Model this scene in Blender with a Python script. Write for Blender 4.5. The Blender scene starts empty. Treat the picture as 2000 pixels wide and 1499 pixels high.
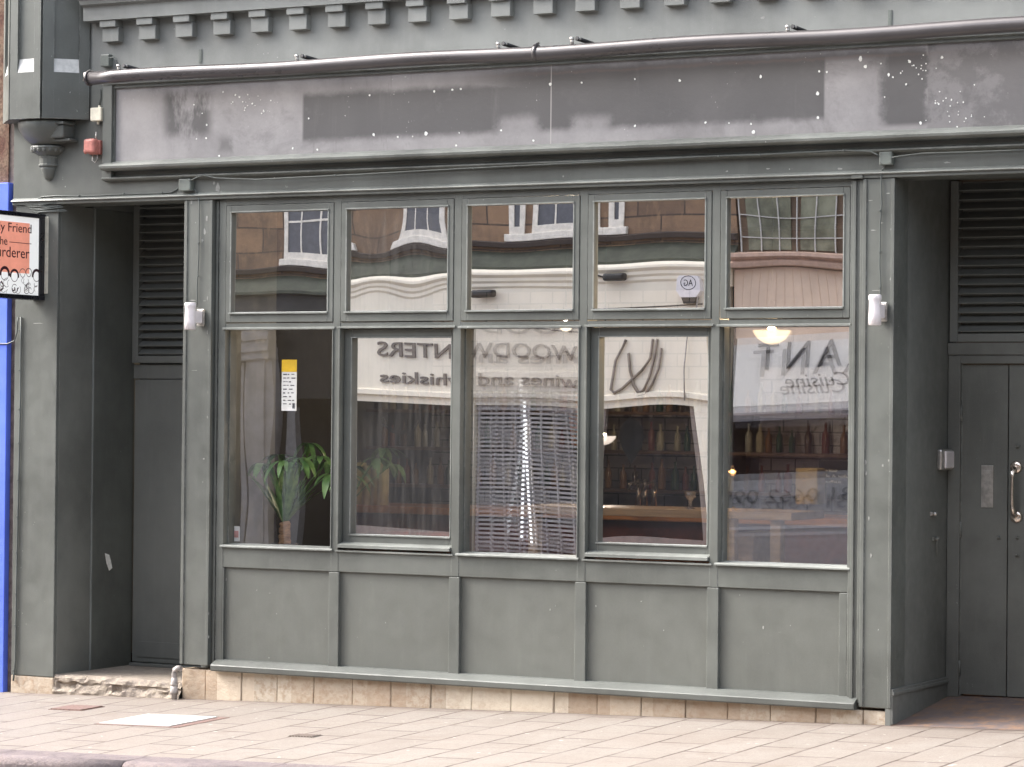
import bpy, bmesh, math, random
from mathutils import Vector, Matrix
random.seed(7)
PI = math.pi
scene = bpy.context.scene
COL = scene.collection

# ------------------------------------------------------------------ camera
F_PX, CAM = 5593.8747, Vector((9.6193, -15.5635, 1.9322))
YAW, PIT, ROL = 0.4923, 0.00997, 0.00958
fw = Vector((-math.sin(YAW) * math.cos(PIT), math.cos(YAW) * math.cos(PIT), math.sin(PIT)))
r0 = Vector((math.cos(YAW), math.sin(YAW), 0)); u0 = r0.cross(fw)
rt = r0 * math.cos(ROL) + u0 * math.sin(ROL)
up = -r0 * math.sin(ROL) + u0 * math.cos(ROL)
cam_d = bpy.data.cameras.new('camera'); cam = bpy.data.objects.new('camera', cam_d); COL.objects.link(cam)
m = Matrix((rt, up, -fw)).transposed().to_4x4(); m.translation = CAM
cam.matrix_world = m
cam_d.sensor_width = 36; cam_d.lens = F_PX * 36 / 2000; cam_d.clip_end = 400; cam_d.clip_start = 0.1
scene.camera = cam

def ray(px, py): return fw * F_PX + rt * (px - 1000) - up * (py - 749.5)
def at(px, py, Y):
    d = ray(px, py); return CAM + d * ((Y - CAM.y) / d.y)
def atx(px, py, X):
    d = ray(px, py); return CAM + d * ((X - CAM.x) / d.x)

# ------------------------------------------------------------------ light
SUN_EL, SUN_AZ = 46, -74          # azimuth from the facade normal (-Y) towards -X
w = bpy.data.worlds.new('World'); scene.world = w; w.use_nodes = True
nt = w.node_tree; bg = nt.nodes['Background']
sky = nt.nodes.new('ShaderNodeTexSky'); sky.sky_type = 'NISHITA'; sky.sun_disc = False
sky.sun_elevation = math.radians(SUN_EL)
el = math.radians(SUN_EL); az = math.radians(SUN_AZ)
sun_dir = Vector((math.sin(az) * math.cos(el), -math.cos(az) * math.cos(el), math.sin(el)))
sky.sun_rotation = math.atan2(sun_dir.x, sun_dir.y)
sky.air_density = 1.0; sky.dust_density = 5.0; sky.ozone_density = 1.0
hs = nt.nodes.new('ShaderNodeHueSaturation'); hs.inputs['Saturation'].default_value = .45       # thin overcast
nt.links.new(sky.outputs[0], hs.inputs['Color']); nt.links.new(hs.outputs[0], bg.inputs[0]); bg.inputs[1].default_value = 0.15
sd = bpy.data.lights.new('sun', 'SUN'); sd.energy = .9; sd.angle = math.radians(26); sd.color = (1, .97, .93)
so = bpy.data.objects.new('sun', sd); COL.objects.link(so)
so.rotation_euler = (-sun_dir).to_track_quat('-Z', 'Y').to_euler()
scene.view_settings.view_transform = 'Standard'; scene.view_settings.look = 'None'
scene.view_settings.exposure = 2.2; scene.view_settings.gamma = 1
scene.cycles.max_bounces = 8; scene.cycles.transparent_max_bounces = 12
scene.cycles.sample_clamp_indirect = 6

# ------------------------------------------------------------------ materials
class NT:
    def __init__(s, name):
        s.m = bpy.data.materials.new(name); s.m.use_nodes = True; s.t = s.m.node_tree
        s.b = s.t.nodes['Principled BSDF']; s.out = s.t.nodes['Material Output']
        g = s.t.nodes.new('ShaderNodeNewGeometry'); s.pos = g.outputs['Position']; s.geo = g
    def n(s, t, **k):
        o = s.t.nodes.new('ShaderNode' + t)
        for a, v in k.items(): setattr(o, a, v)
        return o
    def l(s, a, b):
        if isinstance(a, (int, float, tuple, list)): b.default_value = a
        else: s.t.links.new(a, b)
    def math(s, op, a, b=0, c=None, clamp=False):
        o = s.n('Math', operation=op); o.use_clamp = clamp
        s.l(a, o.inputs[0]); s.l(b, o.inputs[1])
        if c is not None: s.l(c, o.inputs[2])
        return o.outputs[0]
    def noise(s, scale, detail=4, rough=.6, vec=None, stretch=None, dist=0):
        o = s.n('TexNoise'); o.inputs['Scale'].default_value = scale; o.inputs['Detail'].default_value = detail
        o.inputs['Roughness'].default_value = rough; o.inputs['Distortion'].default_value = dist
        v = vec or s.pos
        if stretch:
            mp = s.n('Mapping'); mp.inputs['Scale'].default_value = stretch; s.l(v, mp.inputs[0]); v = mp.outputs[0]
        s.l(v, o.inputs['Vector']); return o.outputs[0]
    def ramp(s, f, lo, hi, a=0., b=1.):
        o = s.n('MapRange'); o.interpolation_type = 'SMOOTHSTEP'
        for i, v in enumerate((f, lo, hi, a, b)): s.l(v, o.inputs[i])
        return o.outputs[0]
    def mix(s, f, a, b, mode='MIX'):
        o = s.n('Mix', data_type='RGBA', blend_type=mode)
        s.l(f, o.inputs[0])
        for v, i in ((a, 6), (b, 7)):
            if isinstance(v, tuple): v = v if len(v) == 4 else (*v, 1)
            s.l(v, o.inputs[i])
        return o.outputs[2]
    def sep(s):
        o = s.n('SeparateXYZ'); s.l(s.pos, o.inputs[0]); return o.outputs
    def bump(s, h, dist, strength=1):
        o = s.n('Bump'); o.inputs['Distance'].default_value = dist; o.inputs['Strength'].default_value = strength
        s.l(h, o.inputs['Height']); s.l(o.outputs[0], s.b.inputs['Normal'])
    def col(s, c): s.l(c if not isinstance(c, tuple) or len(c) == 4 else (*c, 1), s.b.inputs['Base Color'])
    def rough(s, r): s.l(r, s.b.inputs['Roughness'])

def paint(name, c, wear=1.0, rgh=.45, var=.25, spec=.5, chipc=(.55, .56, .53), grain=.0006, edge=True):
    k = NT(name)
    big = k.noise(1.3, 5, .6); fine = k.noise(160, 3, .7); streak = k.noise(6, 4, .6, stretch=(3, 3, .35))
    dark = tuple(x * (1 - var) for x in c); lite = tuple(min(1, x * (1 + var)) for x in c)
    col = k.mix(k.ramp(big, .3, .7), dark, lite)
    col = k.mix(k.math('MULTIPLY', k.ramp(streak, .5, .75), .15), col, tuple(min(1, x * 1.5 + .01) for x in c))
    col = k.mix(k.math('MULTIPLY', k.ramp(fine, .35, .75), .25), col, tuple(min(1, x * 1.35) for x in c))
    if wear:
        ch = k.math('MULTIPLY', k.ramp(k.noise(42, 3, .55), .715 , .74), k.ramp(k.noise(2.2, 2), .5, .62))
        col = k.mix(k.math('MULTIPLY', ch, .75 * wear, clamp=True), col, chipc)
        if edge:
            bv = k.n('Bevel'); bv.samples = 4; bv.inputs[0].default_value = .005
            dp = k.n('VectorMath', operation='DOT_PRODUCT'); k.l(bv.outputs[0], dp.inputs[0]); k.l(k.geo.outputs['True Normal'], dp.inputs[1])
            e = k.ramp(dp.outputs['Value'], .985, .80)
            e = k.math('MULTIPLY', e, k.ramp(k.noise(7, 6, .75), .42, .62))
            col = k.mix(k.math('MULTIPLY', e, .9 * wear, clamp=True), col, tuple(x * .8 for x in chipc))
    k.col(col); k.rough(k.ramp(k.noise(9, 3), .3, .7, rgh - .08, rgh + .14)); k.b.inputs['Specular IOR Level'].default_value = spec
    k.bump(k.noise(55, 6, .7, stretch=(1, 1, .5)), grain)
    return k.m

def plain(name, c, rgh=.5, metal=0, var=.15, scale=12, bump=0, emit=None, es=0, stretch=None):
    k = NT(name); f = k.noise(scale, 5, .65, stretch=stretch)
    k.col(k.mix(k.ramp(f, .3, .7), tuple(x * (1 - var) for x in c), tuple(min(1, x * (1 + var)) for x in c)))
    k.rough(k.ramp(f, .3, .7, max(.02, rgh - .06), rgh + .06)); k.b.inputs['Metallic'].default_value = metal
    if bump: k.bump(f, bump)
    if emit: k.b.inputs['Emission Color'].default_value = (*emit, 1); k.b.inputs['Emission Strength'].default_value = es
    return k.m

GREEN = (.105, .111, .100)
M = {}
M['green'] = paint('green_paint', GREEN)
M['green_flare'] = paint('flare_lightened_paint', (.205, .212, .20), rgh=.5)  # same green made paler, lens flare on the upper wall put into the colour
M['green_door'] = paint('door_paint', (.135, .138, .125), wear=.5, rgh=.5, spec=.3)
M['green_dark'] = paint('recess_paint', (.15, .155, .143), wear=.12, rgh=.5, var=.15, edge=False, spec=.35)
M['worn'] = paint('worn_highlight_paint', (.165, .174, .16), wear=1.2, var=.35)  # worn paint, paled further by highlights of beads and cill put into it
M['green_smooth'] = paint('panel_paint', (.112, .117, .104), wear=.8, var=.1, rgh=.5)
M['tube'] = plain('awning_tube_metal', (.085, .078, .079), .3, .3, .2, 3, stretch=(.3, 1, 1))
M['black'] = plain('black_metal', (.012, .012, .014), .4)
M['black_gloss'] = plain('black_frame', (.01, .01, .014), .3)
M['steel'] = plain('worn_steel', (.5, .48, .45), .35, .8, .2, 30)
M['brass'] = plain('worn_brass', (.62, .5, .38), .28, .9, .25, 25)
M['chrome'] = plain('polished_handle', (.75, .66, .58), .2, .95, .1, 25)
M['white'] = plain('white_plastic', (.75, .70, .70), .4, 0, .06, 20)
M['offwhite'] = plain('old_white_plastic', (.72, .68, .55), .5, 0, .1, 20)
M['red'] = plain('faded_red_plastic', (.46, .17, .14), .5, 0, .25, 20)
M['cable'] = paint('painted_cable', (.085, .095, .088), wear=.8, edge=False)
M['boxgreen'] = paint('painted_box', (.13, .145, .13), wear=.4)
M['pipe'] = plain('grey_pipe', (.34, .31, .29), .6, 0, .3, 30)
M['blue'] = paint('blue_paint', (.10, .17, .72), wear=.2, var=.2, edge=False, chipc=(.5, .5, .6))
M['spot'] = plain('white_filler', (.8, .8, .76), .7, 0, .1, 40)
M['chip'] = plain('exposed_undercoat', (.30, .30, .28), .7, 0, .2, 40)
M['sill_skylit'] = plain('skylit_ledge', (.5, .5, .48), .5, 0, .12, 30)  # sky light on the upward ledges put into this pale colour

def stone(name, c1, c2, c3, block=None, bump=.004, scale=3.):
    k = NT(name); a = k.noise(scale, 8, .65); b = k.noise(scale * 6, 6, .7); x, y, z = k.sep()
    col = k.mix(k.ramp(a, .35, .65), c1, c2); col = k.mix(k.math('MULTIPLY', k.ramp(b, .42, .68), .75), col, c3)
    if block:
        w_ = k.n('TexWhiteNoise'); w_.noise_dimensions = '2D'; cv = k.n('CombineXYZ')
        k.l(k.math('FLOOR', k.math('DIVIDE', k.math('SUBTRACT', x, block[2]), block[0])), cv.inputs[0])
        k.l(k.math('FLOOR', k.math('DIVIDE', z, block[1])), cv.inputs[1]); k.l(cv.outputs[0], w_.inputs['Vector'])
        col = k.mix(k.math('MULTIPLY', w_.outputs['Value'], .7), col, c3)
        w2 = k.n('TexWhiteNoise'); w2.noise_dimensions = '3D'; cv2 = k.n('CombineXYZ'); k.l(cv.outputs[0], w2.inputs['Vector'])
        k.l(w2.outputs['Value'], cv2.inputs[0])
        col = k.mix(k.math('MULTIPLY', k.ramp(w2.outputs['Color'], .7, .9), .5), col, tuple(v * 1.25 for v in c1))
    st = k.ramp(k.noise(5, 6, .8, stretch=(1, 1, 2.5)), .58, .72)
    col = k.mix(k.math('MULTIPLY', st, .5), col, tuple(v * .45 for v in c3))
    k.b.inputs['Specular IOR Level'].default_value = .2; k.col(col); k.rough(.9); k.bump(k.math('ADD', a, k.math('MULTIPLY', b, .6)), bump); return k.m
M['plinth'] = stone('plinth_sandstone', (.58, .51, .41), (.50, .44, .36), (.36, .26, .18), (.285, 5, -1.16), .012, 4)
M['step'] = stone('worn_step_stone', (.36, .31, .26), (.26, .22, .19), (.42, .36, .28), None, .03, 6)
M['recessfloor'] = stone('entrance_floor', (.17, .13, .115), (.12, .10, .10), (.25, .15, .09), None, .003, 2)
M['brownstone'] = stone('brown_sandstone', (.30, .185, .11), (.22, .14, .095), (.40, .24, .12), (.62, .31, 0), .01, 2)
def coursed():
    k = NT('coursed_sandstone'); x, y, z = k.sep(); cv = k.n('CombineXYZ'); k.l(x, cv.inputs[0]); k.l(z, cv.inputs[1])
    br = k.n('TexBrick'); br.inputs['Scale'].default_value = 1; br.inputs['Brick Width'].default_value = .72; br.inputs['Row Height'].default_value = .34
    br.inputs['Mortar Size'].default_value = .012; br.inputs['Color1'].default_value = (.30, .185, .11, 1); br.inputs['Color2'].default_value = (.17, .11, .075, 1); br.inputs['Mortar'].default_value = (.07, .05, .04, 1)
    k.l(cv.outputs[0], br.inputs['Vector'])
    col = k.mix(k.math('MULTIPLY', k.ramp(k.noise(1.7, 7, .7), .42, .68), .7), br.outputs['Color'], (.10, .07, .055))
    col = k.mix(k.math('MULTIPLY', k.ramp(k.noise(9, 6, .7, stretch=(1, 1, .4)), .5, .72), .45), col, (.38, .24, .14))
    k.col(col); k.rough(.9); k.bump(k.noise(20, 5, .7), .006); return k.m
M['brownstone'] = coursed()
M['neigh'] = stone('patchy_neighbour_stone', (.13, .065, .05), (.24, .17, .12), (.06, .035, .03), None, .02, 6)

def pavement():
    k = NT('paving_slabs'); x, y, z = k.sep(); cv = k.n('CombineXYZ')
    wob = k.math('MULTIPLY', k.math('SUBTRACT', k.noise(3.5, 3), .5), .02)
    k.l(k.math('ADD', k.math('ADD', y, 2.13), wob), cv.inputs[0]); k.l(k.math('ADD', k.math('SUBTRACT', x, 1.0), wob), cv.inputs[1])
    br = k.n('TexBrick'); br.offset = .5; br.inputs['Scale'].default_value = 1; br.inputs['Brick Width'].default_value = .66
    br.inputs['Row Height'].default_value = .304; br.inputs['Mortar Size'].default_value = .0085; br.inputs['Mortar Smooth'].default_value = .25
    br.inputs['Color1'].default_value = (.188, .160, .137, 1); br.inputs['Color2'].default_value = (.222, .19, .164, 1); br.inputs['Mortar'].default_value = (.20, .17, .145, 1)
    k.l(cv.outputs[0], br.inputs['Vector'])
    base = k.mix(k.ramp(k.noise(1.2, 6, .7), .35, .7), br.outputs['Color'], (.235, .21, .185))
    base = k.mix(k.math('MULTIPLY', k.ramp(k.noise(60, 4, .75), .42, .68), .4), base, (.13, .105, .09))
    base = k.mix(k.math('MULTIPLY', k.ramp(k.noise(2.5, 7, .8), .5, .68), .6), base, (.165, .13, .105))
    # litter-white specks of old gum
    base = k.mix(k.math('MULTIPLY', k.ramp(k.noise(17, 1, .5, stretch=(1, 1, 1)), .755, .775), .8), base, (.4, .38, .34))
    # grubby strip in the entrance
    ft = k.math('MULTIPLY', k.ramp(k.math('ADD', y, k.math('MULTIPLY', k.noise(8, 5, .7), .12)), -.12, .04), k.ramp(k.noise(3, 4), .3, .6, .35, .8))
    base = k.mix(ft, base, (.12, .09, .07))
    jm = k.math('MULTIPLY', br.outputs['Fac'], k.ramp(k.noise(2.7, 4, .7), .36, .58, .3, 1.0))
    base = k.mix(jm, base, (.07, .048, .04))
    ent = k.math('MULTIPLY', k.ramp(x, 3.7, 4.0), k.ramp(k.math('ADD', y, k.math('MULTIPLY', k.noise(3, 4), .5)), .1, .42))
    rust = k.mix(k.ramp(k.noise(2.3, 5), .45, .62), (.11, .09, .083), (.21, .13, .08))
    base = k.mix(k.math('MULTIPLY', ent, .85), base, rust)
    k.col(base); k.rough(.8); k.bump(k.math('SUBTRACT', k.noise(70, 5, .7), k.math('MULTIPLY', br.outputs['Fac'], 1.6)), .003); return k.m
M['pave'] = pavement()
M['kerb'] = stone('granite_kerb', (.22, .185, .185), (.165, .14, .145), (.26, .215, .20), None, .025, 12)
M['asphalt'] = plain('asphalt', (.055, .055, .058), .85, 0, .3, 60, .004)
M['cover'] = plain('pale_manhole_lid', (.45, .44, .42), .6, 0, .07, 14)
M['iron'] = plain('rusty_iron', (.16, .10, .085), .8, 0, .35, 50, .002)

def fascia():
    k = NT('weathered_sign_board'); x, y, z = k.sep(); N = k.noise(3.2, 8, .72); n2 = k.noise(11, 5, .7)
    wx = k.math('ADD', x, k.math('MULTIPLY', k.math('SUBTRACT', N, .5), .30))
    wz = k.math('ADD', z, k.math('MULTIPLY', k.math('SUBTRACT', n2, .5), .05))
    lite = k.mix(k.ramp(N, .3, .7), (.25, .238, .238), (.33, .314, .314))
    def box(xa, xb, za, zb, X=x, Z=z, sx=.012, sz=.02):
        return k.math('MULTIPLY', k.math('MULTIPLY', k.ramp(X, xa - sx, xa + sx), k.ramp(X, xb + sx, xb - sx)),
                      k.math('MULTIPLY', k.ramp(Z, za - sz, za + sz), k.ramp(Z, zb + sz, zb - sz)))
    a = at(593, 280, -.03).x; b = at(1612, 240, -.03).x; c = at(1812, 240, -.03).x; d = at(1735, 200, -.03).x
    main = k.math('MULTIPLY', box(a, b, 3.655, 3.955, x, wz, .012, .03), k.ramp(N, .28, .42, .72, 1))
    mid = k.ramp(k.math('ADD', x, k.math('MULTIPLY', N, .5)), 1.0, 1.7)           # right part is darker up to the top edge
    topd = k.math('MULTIPLY', box(a + .6, c, 3.72, 4.04, wx, wz, .03, .03), mid)
    pale = box(b - .02, d - .1, 3.4, 3.90, wx, wz, .12, .06)                       # rubbed area
    right = k.math('MULTIPLY', box(d - .05, c, 3.60, 4.02, wx, z, .05, .02), 1)
    far = k.math('MULTIPLY', k.ramp(x, c - .01, c + .01), k.ramp(N, .42, .55, .35, .8))
    left = k.math('MULTIPLY', box(-1.32, at(413, 200, -.03).x, 3.72, 4.02, x, wz, .05, .05), k.ramp(k.noise(5, 5, .7, stretch=(1, 1, .4)), .42, .58))
    left2 = k.math('MULTIPLY', box(at(425, 200, -.03).x, at(455, 200, -.03).x, 3.6, 3.7, wx, wz, .03, .04), .6)
    dk = k.math('MAXIMUM', main, k.math('MULTIPLY', topd, k.math('SUBTRACT', 1, k.math('MULTIPLY', pale, 1))))
    dk = k.math('MULTIPLY', dk, k.math('SUBTRACT', 1, k.math('MULTIPLY', box(b, d, 3.4, 4.0, x, z, .01, .03), k.ramp(N, .35, .5, .3, .75))))
    for o in (right, far, left, left2): dk = k.math('MAXIMUM', dk, o)
    notch = k.math('MAXIMUM', box(at(1040, 270, -.03).x - .25, at(1040, 270, -.03).x + .05, 3.5, 3.75, wx, wz, .05, .04), box(at(1125, 270, -.03).x - .03, at(1125, 270, -.03).x + .22, 3.5, 3.73, wx, wz, .05, .04))
    dk = k.math('MULTIPLY', dk, k.math('SUBTRACT', 1, k.math('MULTIPLY', notch, .8)))
    col = k.mix(k.math('MULTIPLY', dk, .9, clamp=True), lite, (.080, .076, .076))
    drip = k.math('MULTIPLY', k.ramp(k.noise(14, 5, .7, stretch=(1, 1, .10)), .56, .74), k.ramp(k.noise(2.2, 3), .42, .62, 0, .55))
    col = k.mix(drip, col, (.15, .14, .14))
    blot = k.math('MULTIPLY', k.ramp(k.noise(1.6, 6, .75, dist=.6), .52, .66), .4)
    col = k.mix(blot, col, (.13, .122, .122))
    vein = k.math('MULTIPLY', k.ramp(k.noise(7, 9, .8, dist=1.5), .66, .70), .35)
    col = k.mix(vein, col, (.33, .29, .28))
    rust = k.math('MULTIPLY', box(a + 1.5, c, 4.0, 4.015, x, wz, .5, .01), .3)
    col = k.mix(rust, col, (.22, .15, .12))
    sx_ = at(1078, 200, -.03).x
    seam = k.math('MULTIPLY', k.ramp(k.math('ABSOLUTE', k.math('SUBTRACT', x, sx_)), .005, .002), .7)
    col = k.mix(seam, col, (.45, .42, .4))
    sp = k.math('MULTIPLY', k.ramp(k.noise(75, 1, .4), .735, .76), k.ramp(k.noise(3.1, 3, .6), .54, .62))
    col = k.mix(k.math('MULTIPLY', sp, .85), col, (.65, .64, .60))
    k.col(col); k.rough(k.ramp(N, .3, .7, .38, .55)); k.bump(k.math('ADD', N, k.math('MULTIPLY', k.noise(60, 4), .25)), .002); return k.m
M['fascia'] = fascia()

def glass(name, R, dirt=.0, tint=(1, 1, 1)):
    k = NT(name); t = k.t; t.nodes.remove(k.b)
    tr = k.n('BsdfTransparent'); gl = k.n('BsdfGlossy'); gl.inputs['Roughness'].default_value = .0; gl.inputs['Color'].default_value = (*tint, 1)
    mx = k.n('MixShader'); mx.inputs[0].default_value = R; k.l(tr.outputs[0], mx.inputs[1]); k.l(gl.outputs[0], mx.inputs[2])
    out = mx.outputs[0]
    if dirt:
        df = k.n('BsdfDiffuse'); df.inputs['Color'].default_value = (.55, .52, .48, 1)
        m2 = k.n('MixShader'); f = k.ramp(k.noise(22, 5, .7, stretch=(1.4, 1, .12)), .38, .75, dirt * .25, dirt)
        k.l(f, m2.inputs[0]); k.l(out, m2.inputs[1]); k.l(df.outputs[0], m2.inputs[2]); out = m2.outputs[0]
    k.l(out, k.out.inputs['Surface']); return k.m
M['glass'] = glass('shop_glass', .68, .01)
M['glass_dirty'] = glass('dusty_shop_glass', .68, .09)
M['glass_a'] = glass('outer_sheet', .34, .0)
M['glass_clear'] = glass('clear_shop_glass', .22, .0)
M['glass_b'] = glass('inner_sheet', .55, .0)

# ------------------------------------------------------------------ mesh builder
ROOTLOC = {}
class MB:
    def __init__(s): s.bm = bmesh.new()
    def box(s, x0, x1, y0, y1, z0, z1, bev=0.):
        bm = bmesh.new() if bev else s.bm
        vs = [bm.verts.new((x, y, z)) for x in (x0, x1) for y in (y0, y1) for z in (z0, z1)]
        for f in ((0, 1, 3, 2), (4, 6, 7, 5), (0, 4, 5, 1), (2, 3, 7, 6), (0, 2, 6, 4), (1, 5, 7, 3)): bm.faces.new([vs[i] for i in f])
        if bev:
            bmesh.ops.bevel(bm, geom=bm.edges[:], offset=bev, segments=2, profile=.5, affect='EDGES'); s.merge(bm)
        return s
    def merge(s, bm, mat=None):
        mp = {v: s.bm.verts.new(mat @ v.co if mat else v.co) for v in bm.verts}
        for f in bm.faces:
            try: s.bm.faces.new([mp[v] for v in f.verts]).smooth = f.smooth
            except ValueError: pass
        bm.free()
    def obox(s, c, size, rot=(0, 0, 0), bev=0.):
        t = MB(); a, b, d = (v / 2 for v in size); t.box(-a, a, -b, b, -d, d, bev)
        from mathutils import Euler
        s.merge(t.bm, Matrix.Translation(c) @ Euler(rot).to_matrix().to_4x4()); return s
    def prism(s, poly, f, a, b):            # poly of 2-tuples; f(p, t) -> xyz
        A = [s.bm.verts.new(f(p, a)) for p in poly]; B = [s.bm.verts.new(f(p, b)) for p in poly]; n = len(poly)
        for i in range(n): s.bm.faces.new((A[i], A[(i + 1) % n], B[(i + 1) % n], B[i]))
        s.bm.faces.new(A[::-1]); s.bm.faces.new(B); return s
    def px(s, prof, x0, x1): return s.prism(prof, lambda p, t: (t, p[0], p[1]), x0, x1)
    def pz(s, poly, z0, z1): return s.prism(poly, lambda p, t: (p[0], p[1], t), z0, z1)
    def py(s, poly, y0, y1): return s.prism(poly, lambda p, t: (p[0], t, p[1]), y0, y1)
    def quad(s, pts): s.bm.faces.new([s.bm.verts.new(p) for p in pts]); return s
    def tube(s, pts, r, seg=10, caps=True):
        pts = [Vector(p) for p in pts]; rs = r if isinstance(r, (list, tuple)) else [r] * len(pts); rings = []
        for i, p in enumerate(pts):
            d = (pts[min(i + 1, len(pts) - 1)] - pts[max(i - 1, 0)]).normalized()
            a = d.cross(Vector((0, 0, 1))) if abs(d.z) < .9 else d.cross(Vector((0, 1, 0)))
            a.normalize(); b = d.cross(a)
            rings.append([s.bm.verts.new(p + (a * math.cos(2 * PI * j / seg) + b * math.sin(2 * PI * j / seg)) * rs[i]) for j in range(seg)])
        for A, B in zip(rings, rings[1:]):
            for j in range(seg): s.bm.faces.new((A[j], A[(j + 1) % seg], B[(j + 1) % seg], B[j])).smooth = True
        if caps: s.bm.faces.new(rings[0][::-1]); s.bm.faces.new(rings[-1])
        return s
    def lathe(s, prof, c, seg=20, a0=0, a1=2 * PI, axis='z', smooth=True):
        full = abs(a1 - a0 - 2 * PI) < 1e-6; n = seg if full else seg + 1; rings = []
        for r, h in prof:
            R = []
            for j in range(n):
                a = a0 + (a1 - a0) * j / seg; p = (r * math.cos(a), r * math.sin(a), h)
                if axis == 'y': p = (p[0], p[2], p[1])
                if axis == 'x': p = (p[2], p[0], p[1])
                R.append(s.bm.verts.new(Vector(p) + Vector(c)))
            rings.append(R)
        for A, B in zip(rings, rings[1:]):
            for j in range(n if full else n - 1):
                f = s.bm.faces.new((A[j], A[(j + 1) % n], B[(j + 1) % n], B[j])); f.smooth = smooth
        if prof[0][0] > 1e-5: s.bm.faces.new(rings[0][::-1])
        if prof[-1][0] > 1e-5: s.bm.faces.new(rings[-1])
        return s
    def text(s, txt, org, u, v, W, H, depth=.01, shear=0., spacing=1.0, bold=0.0):
        cu = bpy.data.curves.new('t', 'FONT'); cu.body = txt; cu.resolution_u = 3; cu.shear = shear; cu.space_character = spacing; cu.offset = bold
        ob = bpy.data.objects.new('t', cu); me = bpy.data.meshes.new_from_object(ob)
        xs = [q.co.x for q in me.vertices]; ys = [q.co.y for q in me.vertices]
        x0, x1, y0, y1 = min(xs), max(xs), min(ys), max(ys); u = Vector(u); v = Vector(v); nrm = u.cross(v); org = Vector(org)
        P = lambda q, d: org + u * ((q.x - x0) / (x1 - x0) * W) + v * ((q.y - y0) / (y1 - y0) * H) + nrm * d
        t = bmesh.new(); A = [t.verts.new(P(q.co, depth)) for q in me.vertices]
        B = [t.verts.new(P(q.co, 0)) for q in me.vertices]
        from collections import Counter
        cnt = Counter()
        for f in me.polygons:
            vv = list(f.vertices)
            for i in range(len(vv)): cnt[(vv[i], vv[(i + 1) % len(vv)])] += 1
            try: t.faces.new([A[i] for i in vv])
            except ValueError: pass
        for (a, b) in list(cnt):
            if (b, a) not in cnt:
                try: t.faces.new((B[a], B[b], A[b], A[a]))
                except ValueError: pass
        bpy.data.objects.remove(ob); bpy.data.curves.remove(cu); bpy.data.meshes.remove(me)
        s.merge(t); return s
    def build(s, name, mat, parent=None, label=None, cat=None, group=None, kind=None, normals=True):
        if normals: bmesh.ops.recalc_face_normals(s.bm, faces=s.bm.faces[:])
        if parent: org = ROOTLOC[parent.name]
        else:
            c = [v.co for v in s.bm.verts]; mn = [min(q[i] for q in c) for i in range(3)]; mx = [max(q[i] for q in c) for i in range(3)]
            org = Vector(((mn[0] + mx[0]) / 2, (mn[1] + mx[1]) / 2, mn[2]))
        for v in s.bm.verts: v.co -= org
        me = bpy.data.meshes.new(name); s.bm.to_mesh(me); s.bm.free(); me.materials.append(M[mat] if isinstance(mat, str) else mat)
        o = bpy.data.objects.new(name, me); COL.objects.link(o)
        if parent: o.parent = parent
        else: o.location = org
        ROOTLOC[o.name] = org; tag(o, label, cat, group, kind); return o
def tag(o, label=None, cat=None, group=None, kind=None):
    for k_, v_ in (('label', label), ('category', cat), ('group', group), ('kind', kind)):
        if v_: o[k_] = v_
def thing(name, label, cat, loc, group=None):
    o = bpy.data.objects.new(name, None); COL.objects.link(o); o.location = loc; o.empty_display_size = .1
    ROOTLOC[o.name] = Vector(loc); tag(o, label, cat, group); return o
def copy_tree(o, loc=None, label=None, parent=None):
    c = o.copy(); COL.objects.link(c)
    if parent: c.parent = parent
    if loc is not None: c.location = loc
    if label: c['label'] = label
    ROOTLOC[c.name] = Vector(c.location) if not parent else ROOTLOC[parent.name]
    for ch in [q for q in bpy.data.objects if q.parent == o]: copy_tree(ch, parent=c)
    return c

# ------------------------------------------------------------------ ground
def gz(x, y): return .062 + .0243 * x + .02 * y
def sheet(name, y0, y1, f, mat, label, x0=-60, x1=60, n=24):
    b = MB(); ys = [y0, y1]
    for i in range(n):
        a, c = x0 + (x1 - x0) * i / n, x0 + (x1 - x0) * (i + 1) / n
        b.quad([(a, y0, f(a, y0)), (c, y0, f(c, y0)), (c, y1, f(c, y1)), (a, y1, f(a, y1))])
    return b.build(name, mat, label=label, kind='structure')
sheet('road', -60, 30, lambda x, y: .0243 * x - .16, 'asphalt', 'grey asphalt road surface')
sheet('pavement', -2.62, 1.2, gz, 'pave', 'pale buff paving slabs in front of the pub')
kb = MB(); x = -9.47 - .9 * 30
while x < 40:
    a, c = x + .004, x + .896
    def kv(X, prof): return [(X, y, z + .0243 * X) for y, z in prof]
    prof = [(-2.619, .012), (-2.80, .007), (-2.835, .004), (-2.853, -.004), (-2.864, -.018), (-2.868, -.036), (-2.872, -.20)]
    A = [kb.bm.verts.new(p) for p in kv(a, prof)]; B = [kb.bm.verts.new(p) for p in kv(c, prof)]
    for i in range(len(prof) - 1): kb.bm.faces.new((A[i], A[i + 1], B[i + 1], B[i])).smooth = 0 < i < 5
    kb.bm.faces.new(A); kb.bm.faces.new(B[::-1]); x += .9
kb.build('kerb', 'kerb', label='worn granite kerb stones along the pavement edge', kind='structure')
sheet('opposite_pavement', -17.5, -14.4, lambda x, y: .0243 * x - .03, 'pave', 'paving on the far side of the street')
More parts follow.
